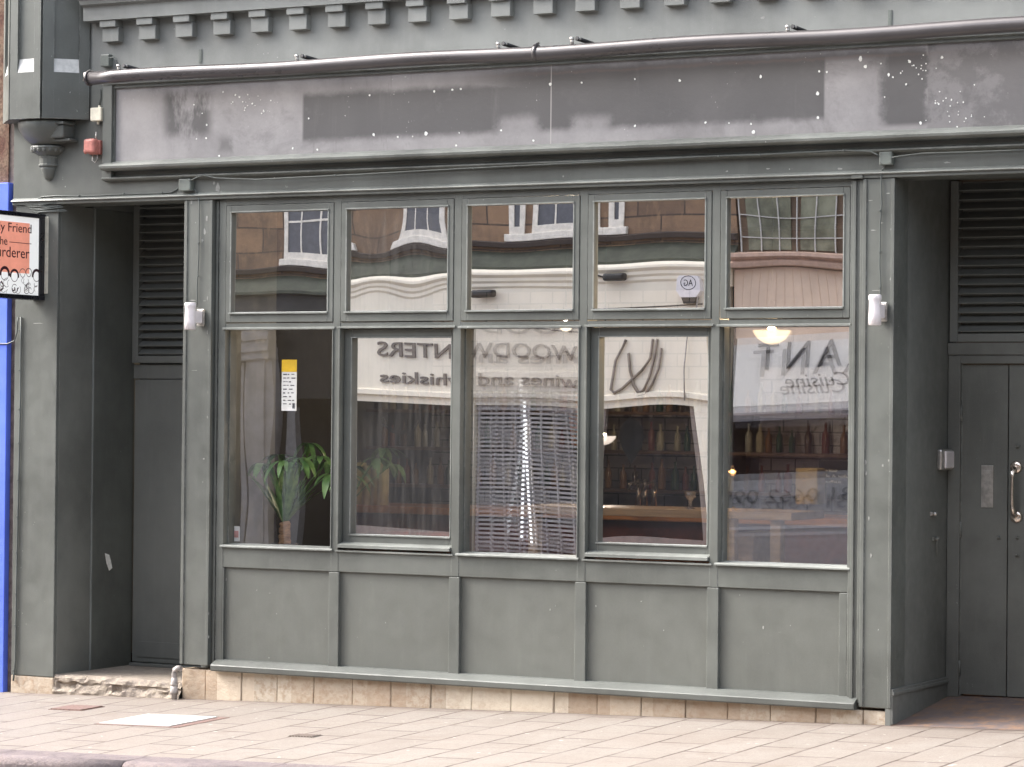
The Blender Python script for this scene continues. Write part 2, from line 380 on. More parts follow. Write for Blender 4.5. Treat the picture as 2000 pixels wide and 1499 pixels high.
def cover(name, x0, x1, y0, y1, m1, m2, label, rim=.02, slots=0, edge=0):
    t = thing(name, label, 'cover', (0, 0, 0)); t.location = ((x0 + x1) / 2, (y0 + y1) / 2, gz((x0 + x1) / 2, (y0 + y1) / 2)); ROOTLOC[t.name] = Vector(t.location)
    b = MB(); P = lambda x, y, dz: (x, y, gz(x, y) + dz)
    def slab(b, xa, xb, ya, yb, dz, sk=0):
        top = [P(xa, ya, dz), P(xb, ya, dz), P(xb, yb, dz), P(xa, yb, dz)]; bot = [(p[0], p[1], p[2] - dz - .01) for p in top]
        b.quad(top); [b.quad([top[i], top[(i + 1) % 4], bot[(i + 1) % 4], bot[i]]) for i in range(4)]
    slab(b, x0 - rim, x1 + rim + edge, y0 - rim, y1 + rim, .003); b.build('cover_frame', m2, t)
    b = MB()
    if slots:
        n = slots
        for i in range(n): slab(b, x0 + (x1 - x0) * (i + .15) / n, x0 + (x1 - x0) * (i + .8) / n, y0, y1, .007)
    else: slab(b, x0, x1, y0, y1, .008)
    b.build('cover_lid', m1, t); return t
cover('manhole_cover', -.80, -.28, -1.40, -.89, 'cover', 'iron', 'pale square manhole cover with rusty frame in the paving', .022, 0, .05)
cover('drain_cover', -1.60, -1.36, -.83, -.60, 'iron', 'iron', 'small rusty brown cover below the left entrance step', .01)
cover('drain_grate', .68, .84, -1.58, -1.48, plain('stone_coloured_grate', (.15, .118, .1), .8), 'pave', 'tiny slotted iron grate alone in the middle of the paving', .004, 8)

b = MB(); n = 12
def ez(x, y): return gz(x, -.03) + .002 + max(0, y + .03) * .096
for i in range(n):
    ya, yc = -.03 + .99 * i / n, -.03 + .99 * (i + 1) / n
    b.quad([(3.76, ya, ez(3.76, ya)), (4.9, ya, ez(4.9, ya)), (4.9, yc, ez(4.9, yc)), (3.76, yc, ez(3.76, yc))])
b.build('entrance_floor', 'recessfloor', label='sloping stained stone floor of the right entrance', kind='structure')

# ------------------------------------------------------------------ the pub
pub = thing('pub_building', 'dark green painted pub front with five window bays and blank sign board', 'building', (1.0, .5, .1))
B = .88; YF = -.03
XL, XR = -2.19, 3.772       # jambs of the two entrances (left walls)
P1, P1R = -1.157, -.942
b = MB()                    # upper wall, back and shell
b.box(-2.57, 7.0, YF, .25, 3.335, 4.125)
b.build('wall', 'green', pub)
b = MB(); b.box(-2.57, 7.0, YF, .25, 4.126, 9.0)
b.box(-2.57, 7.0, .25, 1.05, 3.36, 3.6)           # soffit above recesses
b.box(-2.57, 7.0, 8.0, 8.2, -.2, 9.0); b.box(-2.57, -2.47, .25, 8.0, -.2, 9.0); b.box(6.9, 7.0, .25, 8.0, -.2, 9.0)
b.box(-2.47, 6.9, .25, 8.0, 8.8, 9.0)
b.build('wall', 'green_flare', pub)
b = MB()                    # inside
b.box(-2.46, 6.9, 4.8, 4.9, 0, 3.35); b.box(-2.46, 6.9, .98, 8.0, 3.36 + .25, 3.7); b.box(-1.1, 3.7, .26, .98, 3.34, 3.36)
b.build('interior_wall', plain('dark_room_paint', (.05, .045, .045), .8), pub)
MB().box(-2.46, 6.9, 1.06, 7.9, .12, .2).build('interior_floor', plain('dark_floorboards', (.09, .05, .03), .5, 0, .4, 3, stretch=(1, 6, 1)), pub)
# pillars and pilasters
def pillar(x0, x1, z0, y1=.25, name='pilaster', strips=True):
    b = MB(); b.box(x0, x1, YF, y1, z0, 3.30, .004)
    if strips:
        b.box(x0 - .002, x0 + .022, YF - .008, YF + .02, z0 + .002, 3.298, .003); b.box(x1 - .018, x1 + .002, YF - .006, YF + .02, z0 + .002, 3.298, .002)
    return b.build(name, 'green', pub)
pillar(-2.545, XL, .12, .86, strips=False)
pillar(P1, P1R, .26, .2)
pillar(3.582, XR, .25, .2)
pillar(4.86, 5.1, .2, .9); 
b = MB(); b.box(3.497, 3.582, -.012, .15, .27, 3.298, .003); b.box(3.515, 3.535, -.024, -.01, .27, 3.29, .003); b.box(3.558, 3.583, -.02, -.01, .27, 3.298, .004)
b.build('window_surround', 'green', pub)
b = MB(); b.box(P1R, -.905, .012, .15, .27, 3.298); b.box(-.93, -.915, .0, .02, .28, 3.29, .002); b.build('window_surround', 'green', pub)
# recess walls
for q in ((-1.152, -1.10, .2, .99), (3.70, XR - .001, .2, 1.05), (4.86, 4.95, .9, 1.05), (XL - .08, XL - .004, .375, .86), (5.1, 6.9, .0, .2)):
    MB().box(*q, 0, 3.36).build('recess_wall', 'green_dark', pub)
MB().box(-1.12, -1.10, .991, 1.78, .2, 3.36).build('added_dark_screen', plain('near_black_screen', (.016, .016, .016), .8), pub)  # black sheet added to keep the view through the first window dark
MB().box(XL - .01, XL + .012, .367, .381, .13, 3.3, .003).build('corner_bead', paint('pale_bead', (.17, .18, .17), .3), pub)
MB().box(XL, XL + .002, .0, .365, .118, 3.3).build('recess_lining', 'green_door', pub)
MB().box(XL, -1.153, .925, .985, .0, 3.36).build('recess_wall', 'green_dark', pub)
b = MB()
b.box(XR, XR + .012, -.028, .925, .16, .335); b.box(XR, XR + .022, -.03, .93, .325, .347, .004); b.box(XR, XR + .016, -.03, .93, .345, .362, .003)
b.box(3.74, XR + .001, -.03, .2, .13, .25)
b.build('skirting_board', 'green_dark', pub)
# header band with mouldings
b = MB()
b.box(-2.57, 7, -.042, .24, 3.302, 3.34, .004)
lb = MB().px([(-.03, 3.322), (-.052, 3.322), (-.060, 3.328), (-.056, 3.334), (-.03, 3.348)], -2.57, 7)
b.box(3.515, 3.585, -.052, -.02, 3.30, 3.33, .004)
lint = b.build('lintel', 'green', pub); lb.build('lintel_bead', 'worn', lint)
b = MB()
b.px([(-.03, 3.44), (-.075, 3.447), (-.085, 3.455), (-.085, 3.462), (-.03, 3.478)], -1.80, 7)
fc = MB().px([(-.03, 3.505), (-.11, 3.512), (-.135, 3.522), (-.14, 3.536), (-.125, 3.548), (-.10, 3.554), (-.03, 3.578)], -1.78, 7)
b.box(-1.80, -1.725, -.075, .0, 3.445, 4.11, .004); b.box(-1.745, -1.715, -.055, .0, 3.56, 4.07, .004)
b.px([(-.03, 4.055), (-.06, 4.06), (-.06, 4.078), (-.085, 4.084), (-.085, 4.10), (-.10, 4.105), (-.10, 4.118), (-.03, 4.13)], -1.80, 7)
b.build('fascia_moulding', 'green', pub); fc.build('fascia_cill', 'worn', pub)
fp = MB().box(-1.72, 7, -.042, -.028, 3.56, 4.06).build('fascia_panel', 'fascia', pub)
b = MB()
spots = [(722, 187, 3), (730, 264, 4), (1075, 165, 4), (1240, 246, 3), (1328, 158, 4), (1486, 150, 4), (1597, 183, 5), (1598, 230, 4), (1472, 259, 5), (1681, 115, 6), (1690, 131, 5),
         (1736, 147, 4), (1798, 241, 4), (1840, 113, 4), (884, 176, 4), (900, 174, 3), (848, 179, 4), (832, 261, 6), (603, 232, 3), (620, 293, 3), (572, 290, 3), (436, 180, 3), (511, 222, 2), (516, 219, 2),
         (777, 268, 3), (806, 267, 2), (891, 285, 3), (979, 255, 3), (897, 260, 2), (1378, 240, 3), (1424, 241, 2), (1467, 243, 3), (1136, 162, 3), (1042, 275, 3), (1240, 155, 2), (1600, 140, 3), (1615, 141, 3), (1770, 165, 3), (1777, 121, 4), (1728, 190, 2), (404, 245, 3), (403, 270, 3), (384, 272, 2), (428, 305, 3), (417, 312, 2), (468, 190, 3), (460, 186, 3), (455, 200, 2), (493, 203, 3), (478, 216, 2), (379, 205, 2), (395, 222, 2)]
for i in range(26): spots.append((1792 + random.gauss(70, 32), 195 + random.gauss(20, 24), random.uniform(1.2, 2.4)))
for i in range(16): spots.append((random.gauss(1790, 35), random.gauss(132, 12), random.uniform(1.2, 2.4)))
for i in range(14): spots.append((random.gauss(480, 25), random.gauss(200, 12), random.uniform(1.2, 2.2)))
for X, Y, r in spots:
    if Y > 268 + (1 - X / 2000) * 52: continue
    p = at(X, Y, -.042); n = 7; rr = r * .78 / 330
    ring = [(p.x + rr * math.cos(2 * PI * j / n) * random.uniform(.6, 1.15), -.0425, p.z + rr * math.sin(2 * PI * j / n) * random.uniform(.6, 1.3)) for j in range(n)]
    b.prism([(q[0], q[2]) for q in ring], lambda q, t: (q[0], t, q[1]), -.0445, -.0415)
o = b.build('paint_spots', 'spot', fp); 
# cornice and blocks
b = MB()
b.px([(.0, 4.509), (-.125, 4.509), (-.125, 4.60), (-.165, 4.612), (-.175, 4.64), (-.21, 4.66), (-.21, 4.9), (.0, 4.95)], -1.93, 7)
b.build('cornice', 'green_flare', pub)
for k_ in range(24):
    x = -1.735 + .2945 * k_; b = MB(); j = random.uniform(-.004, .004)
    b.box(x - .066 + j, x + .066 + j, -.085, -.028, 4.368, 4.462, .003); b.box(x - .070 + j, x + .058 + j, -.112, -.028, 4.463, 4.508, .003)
    b.build('cornice_block', 'green_flare', pub)
for (X, Y) in ((391, 110), (1738, 35)):
    p = at(X, Y, -.035); b = MB(); b.box(p.x - .012, p.x + .012, -.036, -.03, p.z - .045, p.z + .045, .002)
    for q in (-.03, -.012, .006, .024): b.box(p.x - .004, p.x + .004, -.0375, -.0355, p.z + q - .005, p.z + q + .005)
    b.build('metal_strap', 'boxgreen', pub)
# corner shaft and corbel
shaft = [(-2.64, YF), (-2.42, -.25), (-2.17, -.25), (-1.95, YF)]
b = MB(); b.pz(shaft, 3.86, 5.2)
cx = -2.295
def face_strip(b, p, q, a0, a1, z0, z1, d0, d1):
    p = Vector((*p, 0)); q = Vector((*q, 0)); u = q - p; n = Vector((u.y, -u.x, 0)).normalized()
    n = -n if n.y > 0 else n
    A = p + u * a0; C = p + u * a1
    pts = [A + n * d0, C + n * d0, C + n * d1, A + n * d1]
    b.pz([(t.x, t.y) for t in pts], z0, z1)
led = None; leds = []
for p, q in ((shaft[1], shaft[2]), (shaft[2], shaft[3]), (shaft[0], shaft[1])):
    face_strip(b, p, q, .0, .24, 3.861, 5.2, -.002, .022); face_strip(b, p, q, .79, 1.0, 3.861, 5.2, -.002, .022); face_strip(b, p, q, .24, .79, 3.861, 4.17, -.002, .022)
    led = MB(); leds.append(led); P_, Q_ = Vector((*p, 0)), Vector((*q, 0)); u = Q_ - P_; n = Vector((u.y, -u.x, 0)).normalized(); n = -n if n.y > 0 else n
    A, C = P_ + u * .245, P_ + u * .785; z = Vector((0, 0, 1))
    tri = lambda E: [E + z * 4.171, E + n * .021 + z * 4.171, E + z * 4.262]
    T1, T2 = tri(A), tri(C)
    led.quad([T1[1], T2[1], T2[2], T1[2]]); led.bm.faces.new([led.bm.verts.new(v) for v in T1]); led.bm.faces.new([led.bm.verts.new(v) for v in T2]); led.quad([T1[0], T2[0], T2[1], T1[1]])
cb = b.build('corner_shaft', 'green', pub); [q.build('sloped_ledge', 'sill_skylit', cb) for q in leds]
b = MB(); c0 = (-2.27, YF, 0)
b.lathe([(.20, 3.86), (.215, 3.845), (.205, 3.80), (.17, 3.745), (.125, 3.705), (.09, 3.69)], c0, 24, PI, 2 * PI)
b.lathe([(.125, 3.692), (.13, 3.68), (.118, 3.66), (.08, 3.635), (.062, 3.625)], c0, 8, PI, 2 * PI, smooth=False)
b.lathe([(.068, 3.627), (.072, 3.62), (.068, 3.612), (.066, 3.575), (.074, 3.568), (.074, 3.56), (.058, 3.552)], c0, 8, PI, 2 * PI, smooth=False)
b.lathe([(.058, 3.553), (.056, 3.535), (.044, 3.51), (.036, 3.485), (.024, 3.470), (0.0, 3.463)], c0, 16, PI, 2 * PI)
for a in range(9):
    an = PI + PI * (a + .5) / 9; b.lathe([(0, 3.648), (.013, 3.655), (.017, 3.667), (.013, 3.679), (0, 3.686)], (c0[0] + .112 * math.cos(an), YF + .112 * math.sin(an), 0), 7)
b.box(-2.19, -2.06, -.16, -.03, 3.735, 3.825, .012); b.box(-2.20, -2.05, -.175, -.03, 3.825, 3.842, .004); b.box(-2.185, -2.03, -.13, -.03, 3.715, 3.733, .004)
b.build('corbel', 'green', pub)

# window wall: mullions, rails, panels
b = MB()
for k_ in range(4):
    x = k_ * B; b.box(x - .027, x + .027, 0, .14, .904, 3.30, .003)
b.box(-.905, -.853, 0, .14, .30, 3.30, .003); b.box(3.490, 3.50, 0, .14, .30, 3.30)
b.box(-.853, 3.49, .003, .13, .905, 1.043, .003)
b.box(-.853, 3.49, .003, .12, 2.455, 2.492, .003)
b.box(-.853, 3.49, .001, .13, 3.262, 3.30)
b.build('window_frame', 'green', pub)
for k_ in range(4):
    x = k_ * B; MB().box(x - .037, x + .037, -.006, .05, .297, .901, .003).build('panel_stile', 'green', pub)
for k_ in range(5):
    MB().box(-.86 + B * k_ + (.0 if k_ else 0), -.02 + B * k_, .022, .06, .29, .91).build('stall_riser_panel', 'green_smooth', pub)
MB().box(3.44, 3.49, .0, .05, .297, .901, .003).build('panel_stile', 'green', pub); MB().box(-.862, -.845, .0, .05, .297, .901, .003).build('panel_stile', 'green', pub)
b = MB(); b.px([(.05, .31), (-.01, .302), (-.066, .274), (-.072, .268), (-.070, .240), (-.064, .232), (.05, .23)], -.893, 3.562); b.build('sill', paint('sill_paint', (.10, .106, .097), .8), pub)
random.seed(3)
def bead(b, x0, x1, z0, z1, y, t=.008, pr=.012):          # glazing bead round an opening, ledges top and bottom
    b.px([(y + .01, z1), (y - pr, z1), (y - pr, z1 + t * .6), (y + .01, z1 + t * 1.5)], x0 - t, x1 + t)
    b.px([(y + .01, z0), (y - pr * 1.3, z0 - t * .5), (y - pr * 1.3, z0 - t * 1.6), (y + .01, z0 - t * 1.8)], x0 - t * 1.6, x1 + t * .5)
    b.box(x0 - t, x0 - .0005, y - pr * .4, y + .01, z0, z1); b.box(x1 + .0005, x1 + t, y - pr * .4, y + .01, z0, z1)
def pane(name, parent, x0, x1, z0, z1, Y, mat, h, nx=14, nz=20):
    b = MB(); cxm, czm = (x0 + x1) / 2, (z0 + z1) / 2; g = []
    for j in range(nz + 1):
        row = []
        for i in range(nx + 1):
            x = x0 + (x1 - x0) * i / nx; z = z0 + (z1 - z0) * j / nz
            row.append(b.bm.verts.new((x, Y + h(x - cxm, z - czm), z)))
        g.append(row)
    for j in range(nz):
        for i in range(nx): b.bm.faces.new((g[j][i], g[j][i + 1], g[j + 1][i + 1], g[j + 1][i])).smooth = True
    return b.build(name, mat, parent, normals=False)
def wav(amp, kx, kz, p):
    return lambda u, v: amp * math.sin(kx * u + p) * math.cos(kz * v + 2 * p)
def lin(tx=0, tz=0, cxx=0, czz=0, cxz=0, cub=0, wv=None):
    return lambda u, v: tx * u + tz * v + .5 * cxx * u * u + .5 * czz * v * v + cxz * u * v + cub * u * u * v + (wv(u, v) if wv else 0)
up_h = [lin(.0005, .0085, 0, .002, .001, 0, wav(.00012, 9, 7, 1)), lin(-.001, .002, .004, 0, -.002, 0, wav(.00022, 11, 9, .3)), lin(0, 0, 0, 0, .0003, 0, wav(.00010, 8, 6, 2)),
        lin(0, -.0016, 0, 0, -.0003, 0, wav(.00010, 8, 5, .7)), lin(-.0015, .0, .003, 0, .002, 0, wav(.00012, 8, 7, 1.4))]
upg = ['glass', 'glass_dirty', 'glass', 'glass', 'glass']
for k_ in range(5):
    L, R = -.88 + B * k_, B * k_; gx0, gx1, z0, z1 = L + .072, R - .072, 2.565, 3.213
    b = MB(); y = -.004
    b.box(L + .03, gx0, y, .05, 2.498, 3.258, .003); b.box(gx1, R - .03, y, .05, 2.498, 3.258, .003)
    b.box(gx0, gx1, y, .05, 2.498, z0 - .001, .003); b.box(gx0, gx1, y, .05, z1 + .001, 3.258, .003)
    w_ = b.build('top_light', 'green', pub); b = MB(); bead(b, gx0, gx1, z0, z1, y); b.build('glazing_bead', 'worn', w_)
    pane('glass_pane', w_, gx0 - .004, gx1 + .004, z0 - .004, z1 + .004, .02, upg[k_], up_h[k_])
# lower windows
low = {0: [('glass_clear', .095, lin(.0, .0003, 0, 0, 0, 0, wav(.00009, 16, 5, 1)))],
       1: [('glass_dirty', .08, lin(0, 0, 0, 0, .0022))],
       2: [('glass_a', .085, lin(.0, .0005, 0, 0, .002, .004, wav(.00006, 6, 5, .2))), ('glass_b', .105, lin(.0015, -.0048, -.009, -.006, .0, 0, wav(.00007, 7, 4, 1.2)))],
       3: [('glass', .08, lin(0, 0, 0, 0, -.0002, .010, wav(.00010, 8, 4, .5)))],
       4: [('glass_a', .085, lin(0, -.0002, 0, 0, -.0032)), ('glass_b', .105, lin(.0018, .0022, 0, 0, -.0030))]}
for k_ in range(5):
    L, R = -.88 + B * k_, B * k_
    b = MB(); g0, g1 = L + .03, R - .03
    if k_ in (1, 3):
        z0, z1 = 1.148, 2.395; gx0, gx1 = L + .088, R - .066
        b.box(g0, gx0, .045, .12, 1.05, 2.45, .003); b.box(gx1, g1, .045, .12, 1.05, 2.45, .003)
        b.box(gx0, gx1, .045, .12, 1.05, z0 - .001, .003); b.box(gx0, gx1, .045, .12, z1 + .001, 2.45, .003)
        b.box(g0 - .012, g0, -.010, .02, 1.05, 2.452, .002)
    else:
        z0, z1 = 1.052, 2.449; gx0, gx1 = g0, g1
        b.box(g0 - .003, g0 + .006, .05, .12, z0, z1); b.box(g1 - .006, g1 + .003, .05, .12, z0, z1)
        b.box(R - .03, R - .022, -.008, .02, 1.05, 2.452, .002)
    w_ = b.build('shop_window', 'green', pub); b = MB()
    if k_ in (1, 3):
        bead(b, gx0, gx1, z0, z1, .045, .007, .006)
        b.px([(.06, 1.098), (.0, 1.085), (-.018, 1.078), (-.018, 1.060), (.06, 1.060)], g0 + .002, g1 - .002); b.px([(.03, 1.046), (-.012, 1.043), (-.012, 1.034), (.0, 1.030), (.0301, 1.030)], L + .01, R - .01)
        b.px([(.02, 2.4545), (-.012, 2.456), (-.012, 2.466), (.02, 2.472)], L + .01, R - .01)
    else:
        b.px([(.10, 1.060), (-.012, 1.050), (-.018, 1.044), (-.018, 1.036), (.05, 1.036)], L + .012, R - .012); b.px([(.06, 2.450), (-.012, 2.452), (-.012, 2.462), (.02, 2.472)], L + .012, R - .012)
    b.build('glazing_bead', 'worn', w_)
    for (mt, yy, hh) in low[k_]:
        pane('glass_pane', w_, gx0 - .002, gx1 + .002, z0 - .003, z1 + .004, yy, mt, hh, 20, 34)
# faint leaf emblem etched on bay four, ring emblem on bay two
b = MB()
for r in (.16, .145):
    b.prism([(math.cos(t * PI / 16), math.sin(t * PI / 16)) for t in range(-14, 6)] + [(.93 * math.cos(t * PI / 16), .93 * math.sin(t * PI / 16)) for t in range(5, -15, -1)],
            lambda p, t, r=r: (at(782, 800, .11).x + p[0] * r, t, at(782, 800, .11).z + p[1] * r), .112, .114)
b.build('ring_emblem', plain('dark_vinyl', (.02, .02, .02)), pub)
b = MB(); c = at(1233, 858, .11)
lf = [(0, .13), (.04, .11), (.07, .06), (.075, .0), (.055, -.06), (.02, -.12), (0, -.15), (-.02, -.12), (-.055, -.06), (-.075, 0), (-.07, .06), (-.04, .11)]
b.prism([(c.x + p * 1.1, c.z + q) for p, q in lf], lambda p, t: (p[0], t, p[1]), .112, .114)
b.build('leaf_emblem', plain('dark_etched_film', (.03, .03, .028)), pub)
def chips(pts, Y, parent, nm='chipped_paint'):
    b = MB()
    for X, Y_, r, el_ in pts:
        p = at(X, Y_, Y); n = 8; rr = r / 330; a0 = random.uniform(0, 6)
        b.prism([(p.x + rr * math.cos(2 * PI * j / n) * random.uniform(.5, 1.3), p.z + rr * el_ * math.sin(2 * PI * j / n) * random.uniform(.5, 1.3)) for j in range(n)], lambda q, t: (q[0], t, q[1]), Y - .0012, Y + .001)
    b.build(nm, 'chip', parent)
random.seed(21)
chips([(1690, 903, 3, 1.6), (1687, 912, 2, 1), (1692, 925, 2, 2.2), (1697, 1012, 1.5, 3), (1701, 1085, 2, 2), (1724, 910, 2, 1.4), (404, 428, 3, 2), (400, 452, 3, 2.5), (395, 470, 2, 2), (377, 587, 9, .12), (400, 588, 5, .15), (405, 650, 1.5, 3), (1710, 568, 9, .1),
       (1706, 450, 5, .2), (1722, 436, 4, .3), (1700, 392, 5, .2), (1735, 378, 4, .3), (1722, 384, 2, 1), (374, 395, 2, 3), (398, 897, 2, 1), (396, 942, 1.5, 1), (75, 632, 16, .07), (380, 724, 8, .08), (1740, 1090, 2, 2), (1736, 900, 1.5, 2)] + [(random.choice((408, 1741)) + random.uniform(-3, 1), random.uniform(420, 1250), random.uniform(.8, 1.8), random.uniform(1, 4)) for _ in range(14)], YF, pub)
chips([(425, 368, 5, 2.2), (432, 380, 4, 1.5), (418, 358, 3, 1.4), (760, 372, 3, .6), (1500, 330, 4, .4), (1420, 335, 3, .6), (1850, 318, 6, .3), (560, 372, 3, .5), (690, 355, 2, .5), (900, 365, 2, 1), (1100, 345, 2, 1), (1640, 330, 5, .4), (120, 398, 6, .3), (230, 390, 7, .3), (320, 388, 5, .3)], YF, pub)
chips([(random.uniform(440, 1650), random.uniform(1130, 1290), random.uniform(.7, 1.7), random.uniform(.6, 2)) for _ in range(16)], .022, pub)
chips([(random.uniform(180, 1900), random.uniform(20, 110), random.uniform(.8, 2.0), random.uniform(.4, 1.5)) for _ in range(8)] + [(423, 48, 5, .4), (440, 56, 4, .5), (430, 52, 3, 1), (1075, 12, 4, .8), (1490, 35, 4, .9), (1270, 60, 5, .2), (1230, 55, 4, .2)], YF, pub)
# plinth
b = MB(); x = -1.157; i = 0
while x < 3.765:
    wd = .19 if i == 0 else .285 + random.uniform(-.012, .012); x1 = min(x + wd, 3.77); rec = random.uniform(0, .010)
    b.box(x + .0015, x1 - .0015, -.022 + rec, .12, -.1, .232, .007); x = x1; i += 1
b.box(-1.15, 3.76, .0, .12, -.1, .229)
b.build('plinth', 'plinth', pub)
b = MB(); b.box(-2.55, XL, -.028, .3, -.15, .118, .008); b.build('plinth', 'plinth', pub)
# left entrance step
from mathutils import noise as mn
b = MB(); nx, rows = 60, [(-.03, .0, 0), (-.036, .03, 1), (-.030, .055, 1), (-.022, .075, 1), (-.018, .085, 1), (-.026, .10, 1), (-.022, .12, 1), (-.006, .137, .6), (.06, .139, .2), (.3, .139, .1), (.86, .139, 0)]
g = []
for (y, z, am) in rows:
    row = []
    for i in range(nx + 1):
        x = XL + (P1 - XL) * i / nx; q = Vector((x * 7, z * 18 + y * 3, 0)); d = mn.noise(q) * .5 + mn.noise(q * 3) * .3 + (-.5 if mn.noise(Vector((x * 5, 3, 1))) > .12 and .03 < z < .09 else 0)
        row.append(b.bm.verts.new((x, y - d * .045 * am, z + mn.noise(q * 2.3) * .016 * am)))
    g.append(row)
for A, C in zip(g, g[1:]):
    for i in range(nx): b.bm.faces.new((A[i], A[i + 1], C[i + 1], C[i]))
b.box(XL, P1, .05, .86, -.1, .12)
b.build('doorstep', 'step', pub)
# louvres and doors
def louvre(x0, x1, y, z0, z1, pitch=.0565, name='louvre_grille', mat='green_dark'):
    b = MB(); b.box(x0 - .05, x0, y - .02, y + .05, z0 - .05, z1, .003); b.box(x0, x1, y - .02, y + .05, z0 - .05, z0, .003); b.box(x1, x1 + .05, y - .02, y + .05, z0 - .05, z1, .003)
    z = z0 + .01
    while z < z1 - .02:
        b.px([(y - .012, z), (y - .014, z + .006), (y + .038, z + pitch * .86), (y + .042, z + pitch * .78)], x0, x1); z += pitch
    b.box(x0, x1, y + .06, y + .07, z0, z1)
    return b.build(name, mat, pub)
louvre(-2.135, -1.20, .84, 2.30, 3.35, mat='green_dark'); louvre(3.835, 4.82, .905, 2.43, 3.35, mat='green_dark')
d1 = MB().box(-2.175, -1.16, .845, .875, .165, 2.135, .003).build('door', 'green_dark', pub)
MB().box(-2.13, -1.2, .838, .846, .20, .309, .002).build('kick_plate', 'green_dark', d1)
MB().box(-2.19, -1.16, .85, .89, 2.14, 2.24, .003).build('door_transom', 'green_dark', pub)
MB().box(-2.17, -1.16, .80, .86, .139, .160, .004).build('threshold', 'green_dark', pub)
YD = .93
b = MB(); b.box(3.775, 3.853, YD - .035, 1.0, .245, 2.30, .004); b.box(3.853, 4.85, YD - .035, 1.0, 2.25, 2.30, .004); b.box(3.775, 4.85, YD - .045, 1.0, 2.302, 2.375, .004)
b.box(3.775, 3.86, YD - .012, YD + .02, .25, 2.25); b.build('door_frame', 'green_door', pub)
leaf = MB().box(3.857, 4.143, YD - .01, YD + .03, .262, 2.244, .003).build('door', 'green_door', pub)
leaf2 = MB().box(4.149, 4.85, YD - .01, YD + .03, .262, 2.244, .003).build('door', 'green_door', pub)
b = MB()
for z in (1.95, 1.25, .42): b.tube([(3.854, YD - .018, z - .045), (3.854, YD - .018, z + .045)], .008, 8)
b.build('hinge', 'green_door', leaf)
yl = YD - .012
b = MB(); p0, p1 = at(1917, 909, yl), at(1940, 992, yl)
b.box(p0.x, p1.x, yl - .006, yl, p1.z, p0.z, .002); b.box(p0.x + .018, p1.x - .012, yl - .010, yl - .005, p1.z + .03, p0.z - .03, .002)
b.build('letter_plate', 'steel', leaf)
def rosette(b, X, Y, r, t=.01):
    p = at(X, Y, yl); b.lathe([(0, -t - .004), (r * .5, -t - .003), (r * .8, -t), (r, -t * .3), (r, 0)], (p.x, yl, p.z), 22, axis='y'); return p
b = MB(); p = rosette(b, 1985, 913, .038); q = rosette(b, 1985, 1010, .038)
y_ = yl - .055
b.tube([(p.x, yl - .005, p.z), (p.x, yl - .03, p.z - .004), (p.x - .004, y_, p.z - .03), (p.x - .006, y_, p.z - .06), (p.x - .006, y_ - .003, (p.z + q.z) / 2), (p.x - .006, y_, q.z + .08), (p.x - .004, y_, q.z + .055), (q.x, yl - .035, q.z + .008), (q.x, yl - .005, q.z)],
       [.011, .012, .013, .010, .012, .011, .017, .014, .011], 12)
b.build('pull_handle', 'chrome', leaf2)
for (X, Y, pr) in ((1988, 872, leaf2), (1951, 1050, leaf), (1987, 1050, leaf2), (1987, 1085, leaf2)):
    b = MB(); rosette(b, X, Y, .012 if Y < 900 else .009, .012)
    pp = at(X, Y, yl); b.box(pp.x - .012, pp.x + .012, yl - .008, yl, pp.z - .008, pp.z + .004, .002)
    b.build('lock', 'green_door', pr)
# ------------------------------------------------------------------ things fixed to the front
def cable(pts, label, r=.0045, clips=(), Y=-.036, name='cable', pX=None):
    P_ = [at(x, y, Y) if pX is None else atx(x, y, pX) for x, y in pts]; b = MB(); out = []
    for i in range(len(P_) - 1):
        for j in range(3): out.append(P_[i].lerp(P_[i + 1], j / 3))
    out.append(P_[-1]); b.tube(out, r, 7)
    for (x, y) in clips:
        p = at(x, y, Y); b.obox(p + Vector((0, -.002, 0)), (.012, .014, .012), bev=.002)
    return b.build(name, 'cable', label=label, cat='cable')
def junction(px0, py0, px1, py1, label, Y=-.075, knobs=True):
    a, c = at(px0, py0, Y), at(px1, py1, Y); t = thing('junction_box', label, 'junction box', ((a.x + c.x) / 2, YF, c.z), 'square junction boxes on the pub front')
    MB().box(a.x, c.x, -.078, -.031, c.z, a.z, .006).build('box_body', 'boxgreen', t)
    b = MB(); [b.lathe([(.006, -.080), (.006, -.077)], (x, 0, z), 8, axis='y') for x in (a.x + .012, c.x - .012) for z in (c.z + .012, a.z - .012)]; b.build('screws', 'green', t)
    return t
junction(349, 350, 372, 373, 'small green junction box above the left white wall lamp')
junction(1717, 297, 1742, 322, 'small green junction box above the right white wall lamp')
junction(196, 107, 213, 130, 'small green junction box above the left end of the awning tube')
cable([(70, 403), (72, 390), (82, 385), (110, 383), (155, 384), (240, 380), (310, 378), (335, 376), (346, 370), (352, 364)], 'thin green cable clipped along the ledge over the left entrance', clips=[(155, 383), (242, 379), (317, 377)])
cable([(372, 368), (380, 371), (387, 380), (389, 400), (388, 500), (385, 560), (385, 600)], 'thin green cable down to the left wall lamp', clips=[(388, 475), (387, 540)], Y=-.042)
cable([(1730, 322), (1722, 335), (1721, 350), (1722, 400), (1719, 440), (1718, 520), (1720, 560), (1719, 585)], 'thin green cable down to the right wall lamp', clips=[(1721, 342), (1719, 412), (1719, 492), (1719, 563)], Y=-.042)
cable([(1716, 304), (1700, 296), (1650, 294), (1550, 299), (1480, 303), (1400, 305), (1250, 313), (1100, 320), (900, 330), (700, 341), (500, 351), (420, 348), (395, 342), (374, 352)], 'long cable running under the sign board between the junction boxes', clips=[(1648, 294), (1485, 303), (1404, 306), (925, 329), (655, 343)], Y=-.09)
